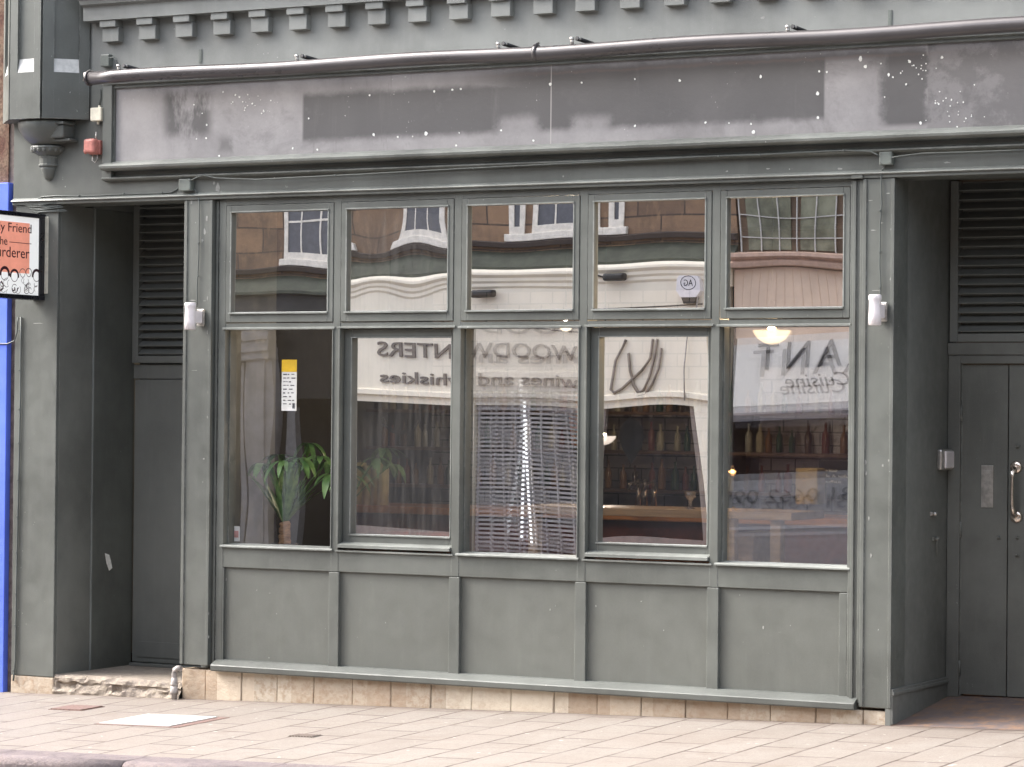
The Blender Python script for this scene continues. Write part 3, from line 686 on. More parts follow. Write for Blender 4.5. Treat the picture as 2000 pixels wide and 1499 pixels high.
cable([(1742, 308), (1760, 305), (1800, 300), (1900, 297), (2010, 293)], 'short cable leaving the right junction box to the right', Y=-.09)
cable([(41, 620), (40, 760), (38, 860), (35, 1000), (32, 1150), (30, 1290), (26, 1330)], 'cable with clips down the left edge of the pub front', clips=[(38, 646), (38, 724), (37, 800), (36, 866), (35, 938), (34, 1010), (32, 1080), (31, 1160), (29, 1222), (27, 1310)], r=.007, Y=-.04)
cable([(-20, 672), (15, 672), (28, 666), (33, 650), (35, 620)], 'cable looping across the blue pilaster', r=.005, Y=-.045)
cable([(196, 175), (197, 190), (194, 205)], 'short cable above the white alarm box', r=.003)
cable([(213, 114), (222, 112), (228, 120), (231, 134)], 'curved cable from the upper junction box to the awning', r=.004, Y=-.1)
# alarm box + red sounder
t = thing('alarm_box', 'white square box mounted above the red sounder', 'alarm box', at(187, 236, YF))
a, c = at(176, 211, -.09), at(197, 236, -.09)
MB().box(a.x, c.x, -.09, -.045, c.z, a.z, .006).build('box_body', 'offwhite', t)
MB().box(a.x + .02, c.x + .012, -.046, -.031, c.z - .006, a.z + .006, .004).build('back_plate', 'boxgreen', t)
b = MB(); b.tube([((a.x + c.x) / 2, -.06, c.z), ((a.x + c.x) / 2, -.06, c.z - .02)], .008, 8); b.tube([((a.x + c.x) / 2 + .01, -.06, a.z), ((a.x + c.x) / 2 + .01, -.06, a.z + .015)], .009, 8); b.build('gland', 'offwhite', t)
t = thing('fire_alarm_sounder', 'faded red fire alarm sounder on the wall under the white box', 'alarm', at(183, 305, YF))
p = at(183, 287, -.08)
b = MB(); b.box(p.x - .05, p.x + .045, -.075, -.031, p.z - .05, p.z + .045, .012); b.build('back_box', 'red', t)
b = MB(); b.box(p.x - .048, p.x + .04, -.135, -.07, p.z - .045, p.z + .05, .016); b.build('sounder_cap', 'red', t)
b = MB(); b.tube([(p.x - .05, -.06, p.z - .02), (p.x - .085, -.062, p.z - .028)], [.012, .018], 10); b.build('lug', 'red', t)
b = MB(); b.tube([(p.x - .02, -.06, p.z - .05), (p.x - .022, -.065, p.z - .09), (p.x, -.065, p.z - .105), (p.x + .018, -.06, p.z - .08), (p.x + .016, -.06, p.z - .05)], .004, 6); b.tube([(p.x + .01, -.07, p.z + .04), (p.x + .012, -.07, p.z + .1)], .006, 6); b.build('wire', 'steel', t)
# wall lamps
def lamp(loc, label):
    x, y, z = loc; t = thing('wall_lamp', label, 'wall lamp', loc, 'white cylinder wall lamps')
    b = MB(); b.lathe([(.030, -.088), (.037, -.085), (.036, -.03), (.034, .03), (.034, .055), (.037, .062), (.037, .084), (.032, .088), (.0, .084)], (x, y - .135, z), 24); b.build('lamp_body', 'white', t)
    b = MB(); b.box(x - .018, x + .018, y - .105, y - .02, z - .045, z + .035, .006); b.build('arm', 'white', t)
    b = MB(); b.box(x - .028, x + .028, y - .02, y - .001, z - .062, z + .05, .005); b.build('back_plate', 'steel', t)
    b = MB(); [b.lathe([(.005, -.022), (.005, -.019)], (x + .012, y, z + q), 8, axis='y') for q in (-.04, .03)]; b.build('screws', 'black', t)
    b = MB(); b.lathe([(.0, -.070), (.028, -.070), (.028, -.066), (0, -.066)], (x, y - .135, z), 16); b.build('lens', plain('lamp_lens', (.8, .8, .8), .1), t)
    return t
lamp((-1.012, YF - .006, 2.535), 'white cylinder wall lamp beside the left entrance')
lamp((3.712, YF - .006, 2.535), 'white cylinder wall lamp beside the right entrance')
# awning tube
t = thing('awning_tube', 'long dark metal awning tube across the top of the sign board', 'awning', (1.5, -.3, 4.06))
zt = 4.10; b = MB(); pts = [(-1.74 + (6.9 + 1.74) * i / 40, -.3, zt + .006 * math.sin(i * .7) * (i > 0)) for i in range(41)]; b.tube(pts, .044, 20); b.build('roller_tube', 'tube', t)
b = MB(); xx = at(1042, 100, -.34).x; b.tube([(xx - .012, -.3, zt), (xx + .012, -.3, zt)], .049, 20); b.tube([(-1.752, -.3, zt), (-1.738, -.3, zt)], .05, 20); b.tube([(xx - .0, -.33, zt + .04), (xx + .002, -.28, zt + .06)], .008, 8); b.build('collar', 'tube', t)
b = MB(); b.tube([(-1.745, -.25, zt + .05), (-1.75, -.29, zt + .055), (-1.755, -.34, zt + .03), (-1.755, -.35, zt - .02)], .006, 7); b.build('end_strap', 'steel', t)
for X in (234, 582, 975, 1119, 1540):
    p = at(X, {234: 131, 582: 112, 975: 88, 1119: 78, 1540: 55}[X], -.3)
    b = MB(); b.tube([(p.x, -.31, p.z - .03), (p.x, -.31, p.z + .008)], .011, 10); b.lathe([(0, -.012), (.012, -.008), (.014, 0), (.012, .008), (0, .012)], (p.x, -.315, p.z + .004), 10)
    b.lathe([(0, -.012), (.012, -.008), (.014, 0), (.012, .008), (0, .012)], (p.x + .026, -.27, p.z + .008), 10)
    b.build('arm_knuckle', 'steel', t)
    b = MB(); b.tube([(p.x + .02, -.29, p.z + .008), (p.x + .045, -.13, p.z - .005), (p.x + .06, -.03, p.z - .02)], [.014, .012, .008], 8); b.build('bracket_arm', 'black', t)
MB().box(-1.71, 6.9, -.25, -.20, zt + .016, zt + .026).build('top_rail', 'tube', t)
# projecting sign
XS = -2.30; t = thing('hanging_sign', 'framed white and red sign projecting above the left entrance', 'sign', (XS, -.4, 2.64))
yr = atx(93, 500, XS).y; yl2 = -.93
b = MB(); z0, z1, th = 2.655, 3.235, .10
b.box(XS - th, XS - .012, yl2, yr, z0, z1, .006)
fr = .05
b.box(XS - .02, XS + .004, yl2, yr, z1 - .03, z1, .004); b.box(XS - .02, XS + .004, yl2, yr, z0, z0 + .03, .004); b.box(XS - .02, XS + .004, yr - .085, yr, z0 + .03, z1 - .03, .004); b.box(XS - .02, XS + .004, yl2, yl2 + .04, z0 + .03, z1 - .03, .004)
b.build('frame', 'black_gloss', t)
pw = plain('sign_white', (.86, .86, .84), .4, 0, .02); lit = plain('emissive_poster', (.86, .86, .84), .4, 0, .02, emit=(1, 1, .98), es=.09)  # mild emission added to whiten the poster face
MB().box(XS - .014, XS - .010, yl2 + .03, yr - .08, z0 + .025, z1 - .025).build('poster', lit, t)
S = lambda px, py: atx(px, py, XS - .009)
b = MB(); q0, q1 = S(-40, 435), S(57, 535)
b.quad([(XS - .0085, yl2 + .12, q1.z), (XS - .0085, q1.y, q1.z), (XS - .0085, q1.y, S(57, 437).z), (XS - .0085, yl2 + .12, S(57, 437).z)]); b.build('red_panel', plain('coral_print', (.85, .32, .22), .5, 0, .12, 4, emit=(1, .42, .3), es=.07), t)  # red print carries a little added emission too
ink = plain('sign_ink', (.045, .012, .02), .5)
b = MB(); U, V = (0, 1, 0), (0, 0, 1)
def sg(txt, pxr, pyb, hpx, wm, pyt=None):
    p = S(pxr, pyb); h = hpx / 285.; b.text(txt, (XS - .008, p.y - wm, p.z), U, V, wm, h * 1.1, .001)
sg('My Friend', 61, 462, 20, .40); sg('the', 14, 479, 14, .11); sg('Murderer', 57, 506, 18, .43)
p, q = S(18, 473), S(61, 478); b.quad([(XS - .0075, p.y, p.z - .002), (XS - .0075, q.y, p.z - .002), (XS - .0075, q.y, p.z + .002), (XS - .0075, p.y, p.z + .002)])
random.seed(5)
def arc(cy, cz, r, a0, a1, wd):
    n = 10; A = [(cy + r * math.cos(a0 + (a1 - a0) * i / n), cz + r * math.sin(a0 + (a1 - a0) * i / n)) for i in range(n + 1)]
    C = [(cy + (r - wd) * math.cos(a0 + (a1 - a0) * i / n), cz + (r - wd) * math.sin(a0 + (a1 - a0) * i / n)) for i in range(n + 1)]
    for i in range(n): b.quad([(XS - .0078, *A[i]), (XS - .0078, *A[i + 1]), (XS - .0078, *C[i + 1]), (XS - .0078, *C[i])])
for (X, Y, r, wd) in ((9, 536, .055, .02), (28, 540, .05, .016), (44, 535, .035, .004), (56, 534, .035, .005), (71, 540, .05, .018)): p = S(X, Y); arc(p.y, p.z, r, -.2 if wd > .01 else 0, PI + .2, wd); arc(p.y, p.z, r * .75, PI, 2 * PI, .004)
for i in range(34):
    X, Y = random.uniform(-30, 74), random.uniform(548, 572); p = S(X, Y); r = random.uniform(.015, .034); a = random.uniform(0, PI); arc(p.y, p.z, r, a, a + random.uniform(2, 5), random.choice((.003, .003, .004, .01)))
b.build('lettering', ink, t)
MB().box(XS - .02, XS + .03, yr + .01, -.036, 2.70, 3.22, .003).build('mounting_plate', plain('mounting_plate_paint', (.5, .48, .40), .5), t)
b = MB(); b.box(XS - .06, XS - .03, yr - .02, -.03, 2.8, 2.83); b.box(XS - .06, XS - .03, yr - .02, -.03, 3.08, 3.11); b.build('bracket', 'black', t)
# rags of cable at the sign top
b = MB()
for i in range(6):
    y0 = 398 + i * 3; b.tube([at(50 + i * 4, y0 + 4, -.04), at(80, y0 + random.uniform(-2, 4), -.045), at(112 + i * 4, y0 + random.uniform(-3, 3), -.04)], .004, 6)
b.build('cable_bundle', 'cable', label='tangle of painted cables under the ledge beside the hanging sign', cat='cables')
# downpipe stub
t = thing('waste_pipe', 'short grey waste pipe bending down beside the left step', 'pipe', at(341, 1370, -.07)); p = at(341, 1370, -.07)
xp = p.x
b = MB(); b.tube([(xp + .05, -.07, .235), (xp + .02, -.072, .236), (xp + .003, -.075, .225), (xp, -.075, .205), (xp, -.075, .0)], .019, 12); b.build('pipe_bend', 'pipe', t)
b = MB(); b.lathe([(.024, .12), (.026, .135), (.021, .15), (.02, .175)], (xp, -.075, 0), 12); b.lathe([(.027, .065), (.028, .09), (.024, .1), (.024, .12)], (xp, -.075, 0), 12); b.build('pipe_socket', 'pipe', t)
# things on the right jamb
t = thing('entry_keypad', 'small metal keypad box on the wall left of the right-hand door', 'keypad', atx(1840, 918, XR))
a, c = atx(1829, 878, XR), atx(1850, 918, XR)
b = MB(); b.box(XR, XR + .035, a.y, c.y + .04, c.z, a.z, .012); b.build('keypad_body', 'steel', t)
b = MB(); b.box(XR + .03, XR + .045, a.y + .05, c.y + .03, c.z + .01, a.z - .01, .008); b.build('keypad_cover', 'white', t)
for (X, Y, lab) in ((1820, 1004, 'small steel latch on the right entrance wall below the keypad'), (1824, 1053, 'small hook with hanging wire low on the right entrance wall')):
    p = atx(X, Y, XR); b = MB(); b.box(XR, XR + .012, p.y - .04, p.y + .04, p.z - .012, p.z + .012, .003); b.lathe([(0, 0), (.014, .004), (.014, .02), (0, .026)], (XR + .008, p.y, p.z), 10, axis='x')
    if Y > 1020: b.tube([(XR + .02, p.y, p.z), (XR + .015, p.y + .01, p.z - .05), (XR + .015, p.y + .02, p.z - .1)], .003, 6)
    b.build('wall_latch', 'green_door' if Y > 1020 else 'steel', label=lab, cat='latch')
p0 = atx(206, 1080, XL + .01); b = MB()
pp = [(205, 1081), (213, 1084), (216, 1095), (219, 1110), (213, 1115), (208, 1100)]
b.prism([((q := atx(X, Y, XL + .004)).y, q.z) for X, Y in pp], lambda p, t: (t, p[0], p[1]), XL + .003, XL + .006)
b.build('torn_label', 'spot', label='torn scrap of white label on the left entrance wall', cat='label')
# ------------------------------------------------------------------ neighbour on the left
nb = thing('neighbour_building', 'neighbouring building with blue pilaster and patchy stone at left edge', 'building', (-6, .5, 0))
MB().box(-12, -2.64, .0, 8, 3.44, 9.0).build('stone_wall', 'neigh', nb)
MB().box(-3.05, -2.605, -.04, .4, -.03, 3.46, .004).build('pilaster', 'blue', nb)
b = MB(); b.box(-12, -3.05, .02, 8, -.5, 3.44); b.build('wall', 'blue', nb)
MB().box(-2.66, -2.565, .01, .3, -.1, 9.0).build('joint_strip', plain('old_mortar', (.14, .11, .10), .9, 0, .4, 20), nb)

# ------------------------------------------------------------------ inside the pub
random.seed(11)
WOOD = plain('pale_oak', (.80, .55, .33), .4, 0, .22, 4, stretch=(.4, 6, 6)); WOOD2 = plain('brown_wood', (.12, .07, .045), .45, 0, .3, 5, stretch=(.5, 5, 5))
t = thing('high_table', 'long pale wooden high table inside behind the third to fifth windows', 'table', (1.8, 1.1, .2)); Yt = .9
a = at(1013, 996, Yt).x; c = at(1545, 1000, Yt).x; zt2 = 1.325
MB().box(a, c, Yt, Yt + .55, zt2 - .05, zt2, .004).build('table_top', WOOD, t)
for X in (1515, 1425): 
    p = at(X, 1050, Yt + .05); MB().box(p.x - .035, p.x + .035, Yt + .04, Yt + .11, .2, zt2 - .052, .004).build('leg', WOOD, t)
MB().box(a + .05, a + .12, Yt + .04, Yt + .11, .2, zt2 - .052, .004).build('leg', WOOD, t)
p = at(1460, 1070, 1.15); MB().box(p.x - .06, p.x + .06, 1.1, 1.4, .2, at(1460, 1040, 1.15).z, .004).build('wooden_crate', WOOD2 if False else WOOD, label='upright wooden box standing under the high table', cat='box')
p = at(1580, 965, 1.3); MB().box(p.x - .075, p.x + .075, 1.25, 1.4, at(1580, 985, 1.3).z, at(1580, 915, 1.3).z, .01).build('paper_bag', plain('brown_paper', (.55, .42, .22), .8), label='brown paper bag standing in the rightmost window', cat='bag')
# back bar
t = thing('back_bar', 'back bar with bottle shelves across the rear of the pub', 'bar', (0.3, 4.2, .2))
Yb = 4.0
MB().box(-2.4, 3.4, Yb - .9, Yb - .3, .2, 1.16, .01).build('counter_front', plain('red_brown_counter', (.22, .06, .035), .6, 0, .4, 3), t)
MB().box(-2.45, 3.45, Yb - 1.0, Yb - .25, 1.16, 1.215, .01).build('counter_top', plain('orange_oak', (.75, .33, .10), .35, 0, .15, 3), t)
for z in (1.32, 1.62, 1.92): MB().box(-2.4, 3.4, Yb + .35, Yb + .62, z, z + .025, .003).build('shelf', WOOD2, t)
tile = NT('pale_wall_tiles'); x_, y_2, z_ = tile.sep(); cvn = tile.n('CombineXYZ'); tile.l(x_, cvn.inputs[0]); tile.l(z_, cvn.inputs[1])
brn = tile.n('TexBrick'); brn.inputs['Scale'].default_value = 1; brn.inputs['Brick Width'].default_value = .2; brn.inputs['Row Height'].default_value = .1; brn.inputs['Mortar Size'].default_value = .006
brn.inputs['Color1'].default_value = (.30, .26, .24, 1); brn.inputs['Color2'].default_value = (.24, .21, .2, 1); brn.inputs['Mortar'].default_value = (.05, .045, .04, 1); tile.l(cvn.outputs[0], brn.inputs['Vector']); tile.col(brn.outputs['Color']); tile.rough(.3)
MB().box(-2.0, .6, Yb + .72, Yb + .74, 1.1, 2.9).build('tiled_panel', tile.m, t)
MB().box(.9, 3.4, Yb + .72, Yb + .74, 1.1, 2.3).build('tiled_panel', tile.m, t)
cols = [plain('bottle_%s' % n, c_, .15) for n, c_ in (('green', (.03, .07, .04)), ('brown', (.07, .04, .025)), ('clear', (.30, .31, .29)), ('amber', (.20, .11, .05)), ('red', (.16, .05, .04)), ('cream', (.34, .32, .24)))]
nm = ['dark green', 'brown', 'clear', 'amber', 'red', 'cream']; labs = {}
protos = {}
zs = [1.345, 1.645, 1.945]
for ci in range(6):
    b = MB(); b.lathe([(.036, 0), (.038, .01), (.038, .15), (.03, .18), (.013, .20), (.013, .25), (.015, .252), (.015, .265), (0, .266)], (0, 0, 0), 12)
    o = b.build('bottle', cols[ci]); protos[ci] = o; tag(o, None, 'bottle', 'bottles on the back bar shelves')
used = set(); rown = ['lowest', 'middle', 'top']
for zi, z in enumerate(zs):
    x = -2.3
    while x < 3.3:
        ci = random.randrange(6)
        o = protos[ci] if ci not in used else protos[ci].copy()
        if ci in used: COL.objects.link(o)
        used.add(ci); o.location = (x, Yb + .48, z); sc_ = random.uniform(.62, .85); o.scale = (sc_, sc_, sc_ * random.uniform(.9, 1.15)); o['label'] = '%s bottle in the row on the %s back bar shelf' % (nm[ci], rown[zi]); o['group'] = '%s bottles on the %s back bar shelf' % (nm[ci], rown[zi])
        x += random.uniform(.065, .15)
# tall cream candles at the left of bay two
for i, X in enumerate((703, 720, 737, 747)):
    p = at(X, 962, 3.2); q = at(X, 905 + i % 2 * 6, 3.2)
    b = MB(); b.lathe([(.05, 0), (.05, q.z - 1.215), (.03, q.z - 1.21), (.0, q.z - 1.213)], (p.x, 3.2, 1.216), 16); b.tube([(p.x, 3.2, q.z), (p.x, 3.2, q.z + .02)], .003, 5)
    b.build('pillar_candle', plain('cream_wax', (.72, .66, .36), .5), label='cream pillar candle, %s from left on the bar counter' % ('first', 'second', 'third', 'fourth')[i], cat='candle', group='cream candles on the bar counter')
# glasses on the high table and taps
for i, X in enumerate((1356, 1345, 1332)):
    p = at(X, 990, Yt + .2); b = MB(); b.lathe([(.03, 0), (.028, .004), (.005, .01), (.005, .05), (.03, .075), (.034, .11), (.032, .11), (.028, .078), (.0, .06)], (p.x, Yt + .15 + .08 * i, zt2), 14)
    b.build('wine_glass', glass('drinking_glass_%d' % i, .35), label='small stemmed glass on the high table, %s of three' % ('right', 'middle', 'left')[i], cat='glass')
for i, X in enumerate((1241, 1254, 1272)):
    p = at(X, 945, 2.9); b = MB(); b.tube([(p.x, 2.95, 1.216), (p.x, 2.95, 1.46)], [.022, .014], 10); b.tube([(p.x, 2.95, 1.44), (p.x - .01, 2.83, 1.43), (p.x - .01, 2.82, 1.38)], .01, 8)
    b.build('beer_tap', 'chrome', label='chrome beer tap on the bar counter, %s of three' % ('left', 'middle', 'right')[i], cat='tap', group='beer taps on the bar counter')
# pendants
def pendant(px_, py_, Y, r, label, power, col=(1, .72, .42), es=10):
    p = at(px_, py_, Y); t = thing('pendant_lamp', label, 'lamp', p, 'lit pendant lamps inside the pub')
    ek = NT('lit_shade'); ek.t.nodes.remove(ek.b); e1 = ek.n('Emission'); e1.inputs[0].default_value = (*col, 1); e1.inputs[1].default_value = es
    e2 = ek.n('BsdfTransparent'); e3 = ek.n('MixShader'); e3.inputs[0].default_value = .45; ek.l(e2.outputs[0], e3.inputs[1]); ek.l(e1.outputs[0], e3.inputs[2]); ek.l(e3.outputs[0], ek.out.inputs['Surface']); em = ek.m
    b = MB(); b.lathe([(.0, -r * .62), (r * .35, -r * .55), (r * .72, -r * .33), (r * .93, -r * .05), (r, .12 * r), (r * .97, .12 * r), (r * .6, -r * .3), (0, -r * .5)], p, 24); b.build('glass_bowl', em, t)
    b = MB(); b.lathe([(r * .3, r * .95), (r * .3, r * 1.3), (.02, r * 1.6), (.0, r * 1.6)], p, 12); b.tube([(p.x, p.y, p.z + .15), (p.x, p.y, 3.34)], .006, 6); b.build('cord', 'black', t)
    b = MB(); b.lathe([(0, -r * .3), (r * .22, -r * .2), (r * .28, 0), (r * .2, r * .25), (0, r * .35)], p, 12); b.build('bulb', plain('bulb_glow', (1, .8, .5), .3, emit=col, es=es * 1.5), t)
    ld = bpy.data.lights.new('pendant_light', 'POINT'); ld.energy = power; ld.color = col; ld.shadow_soft_size = .06
    lo = bpy.data.objects.new('pendant_light', ld); COL.objects.link(lo); ld.energy = power; ld.shadow_soft_size = .015; lo.location = (0, 0, r * .65); lo.parent = t
pendant(1507, 650, .75, .12, 'lit glass bowl pendant lamp at the top of the rightmost window', 24, es=.8)
pendant(1180, 855, 2.4, .085, 'lit pendant lamp low at the left edge of the fourth window', 5, (1, .85, .72), .7)
pendant(1430, 921, 3.4, .03, 'tiny warm lamp glowing at the left of the rightmost window', .3, (1, .45, .15), 3)
pendant(1105, 640, 3.1, .05, 'lit pendant lamp just visible at the top of the middle window', 11, (1, .8, .55), 1.2)
# blackboard
p = at(1635, 930, 1.6); t = thing('blackboard', 'black menu board with small white writing in the rightmost window', 'board', p)
MB().box(p.x - .12, p.x + .15, 1.6, 1.62, p.z - .14, p.z + .1, .004).build('board', 'black', t)
b = MB()
for j, tx in enumerate(('wine', 'ale & soft', 'coffee')):
    q = at(1608, 917 + j * 11, 1.598); b.text(tx, (q.x, 1.597, q.z - .014), (1, 0, 0), (0, 0, 1), .05 + .035 * len(tx) / 3, .018, .001)
b.build('chalk_writing', pw, t)
# red stools behind
for i, X in enumerate((790, 840)):
    p = at(X, 1010, 2.6); b = MB(); b.lathe([(.0, .93), (.16, .93), (.17, .90), (.16, .86), (.0, .86)], (p.x, 2.6, 0), 18)
    tt = thing('bar_stool', 'red topped bar stool at the counter seen through the second window, %s one' % ('left', 'right')[i], 'stool', (p.x, 2.6, .2), 'red bar stools')
    for v in b.bm.verts: v.co.z += .12
    b.build('seat', plain('red_leather_%d' % i, (.5, .08, .05), .4), tt)
    for j in range(4):
        an = PI / 4 + j * PI / 2; MB().tube([(p.x + .11 * math.cos(an), 2.6 + .11 * math.sin(an), .98), (p.x + .17 * math.cos(an), 2.6 + .17 * math.sin(an), .2)], .013, 8).build('leg', 'black', tt)
# plants
LEAF = NT('leaf_green'); LEAF.col(LEAF.mix(LEAF.ramp(LEAF.noise(14, 3), .35, .65), (.09, .20, .055), (.20, .35, .11))); LEAF.rough(.35); LEAF = LEAF.m
def leafblade(b, base, d, L, wd, droop, n=9, fold=.25):
    d = Vector(d).normalized(); p = Vector(base); side = d.cross(Vector((0, 0, 1)))
    side = side.normalized() if side.length > .1 else Vector((1, 0, 0)); rows = []
    for i in range(n + 1):
        t_ = i / n; ww = wd * math.sin(PI * min(1, t_ ** .75)) ** .8 * .5 if 0 < i < n else .001
        nr = side.cross(d).normalized()
        rows.append([b.bm.verts.new(p - side * ww + nr * ww * fold), b.bm.verts.new(p), b.bm.verts.new(p + side * ww + nr * ww * fold)])
        d = (d + Vector((0, 0, -1)) * droop / n).normalized(); p = p + d * L / n
    for A, C in zip(rows, rows[1:]):
        for j in (0, 1): b.bm.faces.new((A[j], A[j + 1], C[j + 1], C[j])).smooth = True
def plant(x, y, zb, zt_, label, long_n, palms, seed, trunk=.035, spread=1.):
    random.seed(seed); t = thing('potted_plant', label, 'plant', (x, y, zb - .16))
    b = MB(); b.lathe([(.07, zb - .16), (.085, zb - .02), (.09, zb), (.08, zb), (.075, zb - .03), (0, zb - .03)], (x, y, 0), 20); b.build('pot', plain('dark_pot', (.03, .025, .025), .4), t)
    b = MB(); n = 12; b.tube([(x + .004 * math.sin(i * 2), y, zb - .05 + (zt_ - zb + .05) * i / n) for i in range(n + 1)], [trunk * (1.05 - .18 * i / n + .09 * math.sin(i * 2.4)) for i in range(n + 1)], 12)
    b.build('trunk', plain('ringed_trunk', (.36, .21, .11), .8, 0, .45, 25, .004, stretch=(1, 1, 5)), t)
    b = MB(); c = Vector((x, y, zt_))
    for i in range(long_n):
        a = random.uniform(0, 2 * PI); e = random.uniform(.9, 1.45); L = random.uniform(.28, .46)
        leafblade(b, c + Vector((math.cos(a), math.sin(a), 0)) * .02, (math.cos(a) * math.cos(e), math.sin(a) * math.cos(e), math.sin(e)), L, random.uniform(.038, .062), random.uniform(.05, .8))
    for (pa, pe, pl) in palms:
        st = c.copy(); dd = Vector((math.cos(pa) * math.cos(pe), math.sin(pa) * math.cos(pe), math.sin(pe))); pts = [st.copy()]
        for i in range(6): st = st + dd * pl / 6; dd = (dd + Vector((math.cos(pa), math.sin(pa), -.3)) * .07).normalized(); pts.append(st.copy())
        b.tube(pts, .004, 5)
        nl = 6
        for j in range(nl):
            a = pa + (j - (nl - 1) / 2) * .75 + random.uniform(-.25, .25); leafblade(b, st, (math.cos(a), math.sin(a), .35 - .5 * random.random()), random.uniform(.11, .24) * spread, random.uniform(.034, .056) * spread, random.uniform(1.2, 2.2))
    b.build('leaves', LEAF, t)
pb = at(556, 1062, .45)
plant(pb.x, .45, 1.05, at(556, 1020, .45).z, 'broad leaved green plant with stubby trunk on the left window ledge', 20, [(.3, 1.25, .50), (-.4, 1.4, .46), (2.4, 1.35, .48), (3.3, 1.35, .42), (1.2, 1.4, .56), (5.2, 1.4, .44), (.1, .95, .46), (.9, 1.1, .50), (1.8, 1.2, .44)], 4, .04)
pb = at(672, 1040, .5)
plant(pb.x, .55, 1.06, 1.30, 'second leafy plant half hidden behind the post between the first two windows', 0, [(.2, .9, .42), (-.4, .95, .46), (.7, 1.2, .45), (-1.0, .8, .35), (2.0, 1.0, .35)], 9, .02)
MB().box(-1.08, .4, .16, .8, .94, .985).build('window_shelf', plain('dark_shelf', (.03, .03, .03), .6), pub)
# notice and card on the first window
t = thing('window_notice', 'tall narrow notice with yellow top stuck inside the first window', 'notice', at(566, 803, .12))
a, c = at(551, 703, .12), at(579, 803, .12); mid = at(565, 727, .12).z
MB().box(a.x, c.x, .118, .121, c.z, mid).build('paper', pw, t); MB().box(a.x, c.x, .117, .1205, mid + .001, a.z).build('yellow_header', plain('yellow_print', (.85, .55, .02), .5, 0, .1), t)
b = MB()
random.seed(2)
for i in range(9):
    z = mid - .012 - i * .024; x0 = a.x + .012
    while x0 < c.x - .03: w_ = random.uniform(.008, .03); b.box(x0, x0 + w_, .1165, .1178, z - random.uniform(.004, .008), z); x0 += w_ + random.uniform(.006, .02)
b.box(c.x - .03, c.x - .012, .1165, .1178, c.z + .015, c.z + .05)
b.build('printed_lines', plain('print_ink', (.08, .08, .09), .6), t)
a, c = at(456, 1028, .12), at(468, 1058, .12); t = thing('window_card', 'small white card standing in the bottom left corner of the first window', 'card', (a.x, .12, c.z))
MB().box(a.x, c.x, .118, .121, c.z, a.z).build('card', pw, t); MB().box(a.x + .006, c.x - .008, .1165, .1178, c.z + .025, a.z - .03).build('card_print', plain('pink_print', (.6, .3, .28), .6), t)

# ------------------------------------------------------------------ the other side of the street (seen in the glass)
YO = -17.45
wsb = thing('wine_shop_building', 'cream fronted wine shop with stone upper floor, reflected in the windows', 'building', (-8, YO - 2, -.2))
b = MB()
b.box(-14.6, -5.15, YO - 7, YO - .3, 3.6, 9.2)
b.build('stone_wall', 'brownstone', wsb)
b = MB()
for z in (4.12, 5.9): b.px([(YO - .3, z), (YO - .22, z), (YO - .2, z + .06), (YO - .3, z + .08)], -14.6, -5.15)
b.build('string_course', plain('sooty_stone', (.06, .045, .04), .9), wsb)
MB().px([(YO - .3, 4.06), (YO - .06, 3.86), (YO - .02, 3.84), (YO - .02, 3.80), (YO - .3, 3.80)], -14.6, -5.15).build('lead_flashing', plain('mossy_green_flashing', (.052, .058, .042), .8, 0, .35, 5), wsb)
CR = plain('cream_paint', (.86, .77, .63), .55, 0, .05, 2)
b = MB(); b.px([(YO - .2, 3.80), (YO + .06, 3.80), (YO + .08, 3.76), (YO + .08, 3.73), (YO + .03, 3.69), (YO + .03, 3.65), (YO - .0, 3.62), (YO + .0, 3.58), (YO - .03, 3.55), (YO - .2, 3.55)], -10.95, -5.15)
b.build('cornice', CR, wsb)
MB().box(-10.93, -5.2, YO - .25, YO - .03, 2.13, 3.55).build('fascia_board', CR, wsb)
b = MB(); b.px([(YO - .03, 2.13), (YO + .02, 2.14), (YO + .02, 2.20), (YO - .03, 2.22)], -10.93, -5.2); b.box(-10.93, -5.2, YO - .2, YO - .05, 2.04, 2.129)
for x, wd in ((-5.38, .13), (-7.12, .07), (-8.86, .10)): b.box(x - wd, x + wd, YO - .2, YO - .02, -.4, 2.04)
b.build('pilasters', CR, wsb)
b = MB(); b.box(-14.6, -5.2, YO - .9, YO - .8, -.5, 2.1); b.box(-14.6, -5.2, YO - .9, YO - .3, 2.1, 3.55); b.box(-14.6, -10.95, YO - .3, YO - .12, 2.1, 3.8); b.build('shop_interior', plain('dark_interior', (.03, .028, .028), .7, 0, .5, 1.5), wsb)
LET = plain('black_lettering', (.02, .02, .022), .5); LG = plain('brown_lettering', (.16, .13, .11), .5)
U, V = (-1, 0, 0), (0, 0, 1)
b = MB(); b.text('WOODWINTERS', (-7.10, YO - .03, 2.655), U, V, 3.09, .20, .03, bold=.004); b.text('wines and whiskies', (-7.12, YO - .03, 2.30), U, V, 3.04, .16, .03, bold=.006)
b.build('lettering', LG, wsb)
b = MB()
def wpt(px_, py_): p = at(px_, py_, 17.6); return (p.x, YO + .0, p.z)
for pts in ([(1280, 662), (1272, 700), (1262, 735), (1250, 762), (1240, 766), (1228, 750), (1218, 720), (1212, 688)], [(1268, 662), (1262, 700), (1245, 722), (1225, 738), (1205, 755), (1190, 762), (1182, 755), (1186, 700), (1205, 662)], [(1290, 680), (1283, 720), (1268, 752), (1255, 770), (1240, 772)]):
    b.tube([wpt(*q) for q in pts], .022, 6)
b.build('logo_swirl', LG, wsb)
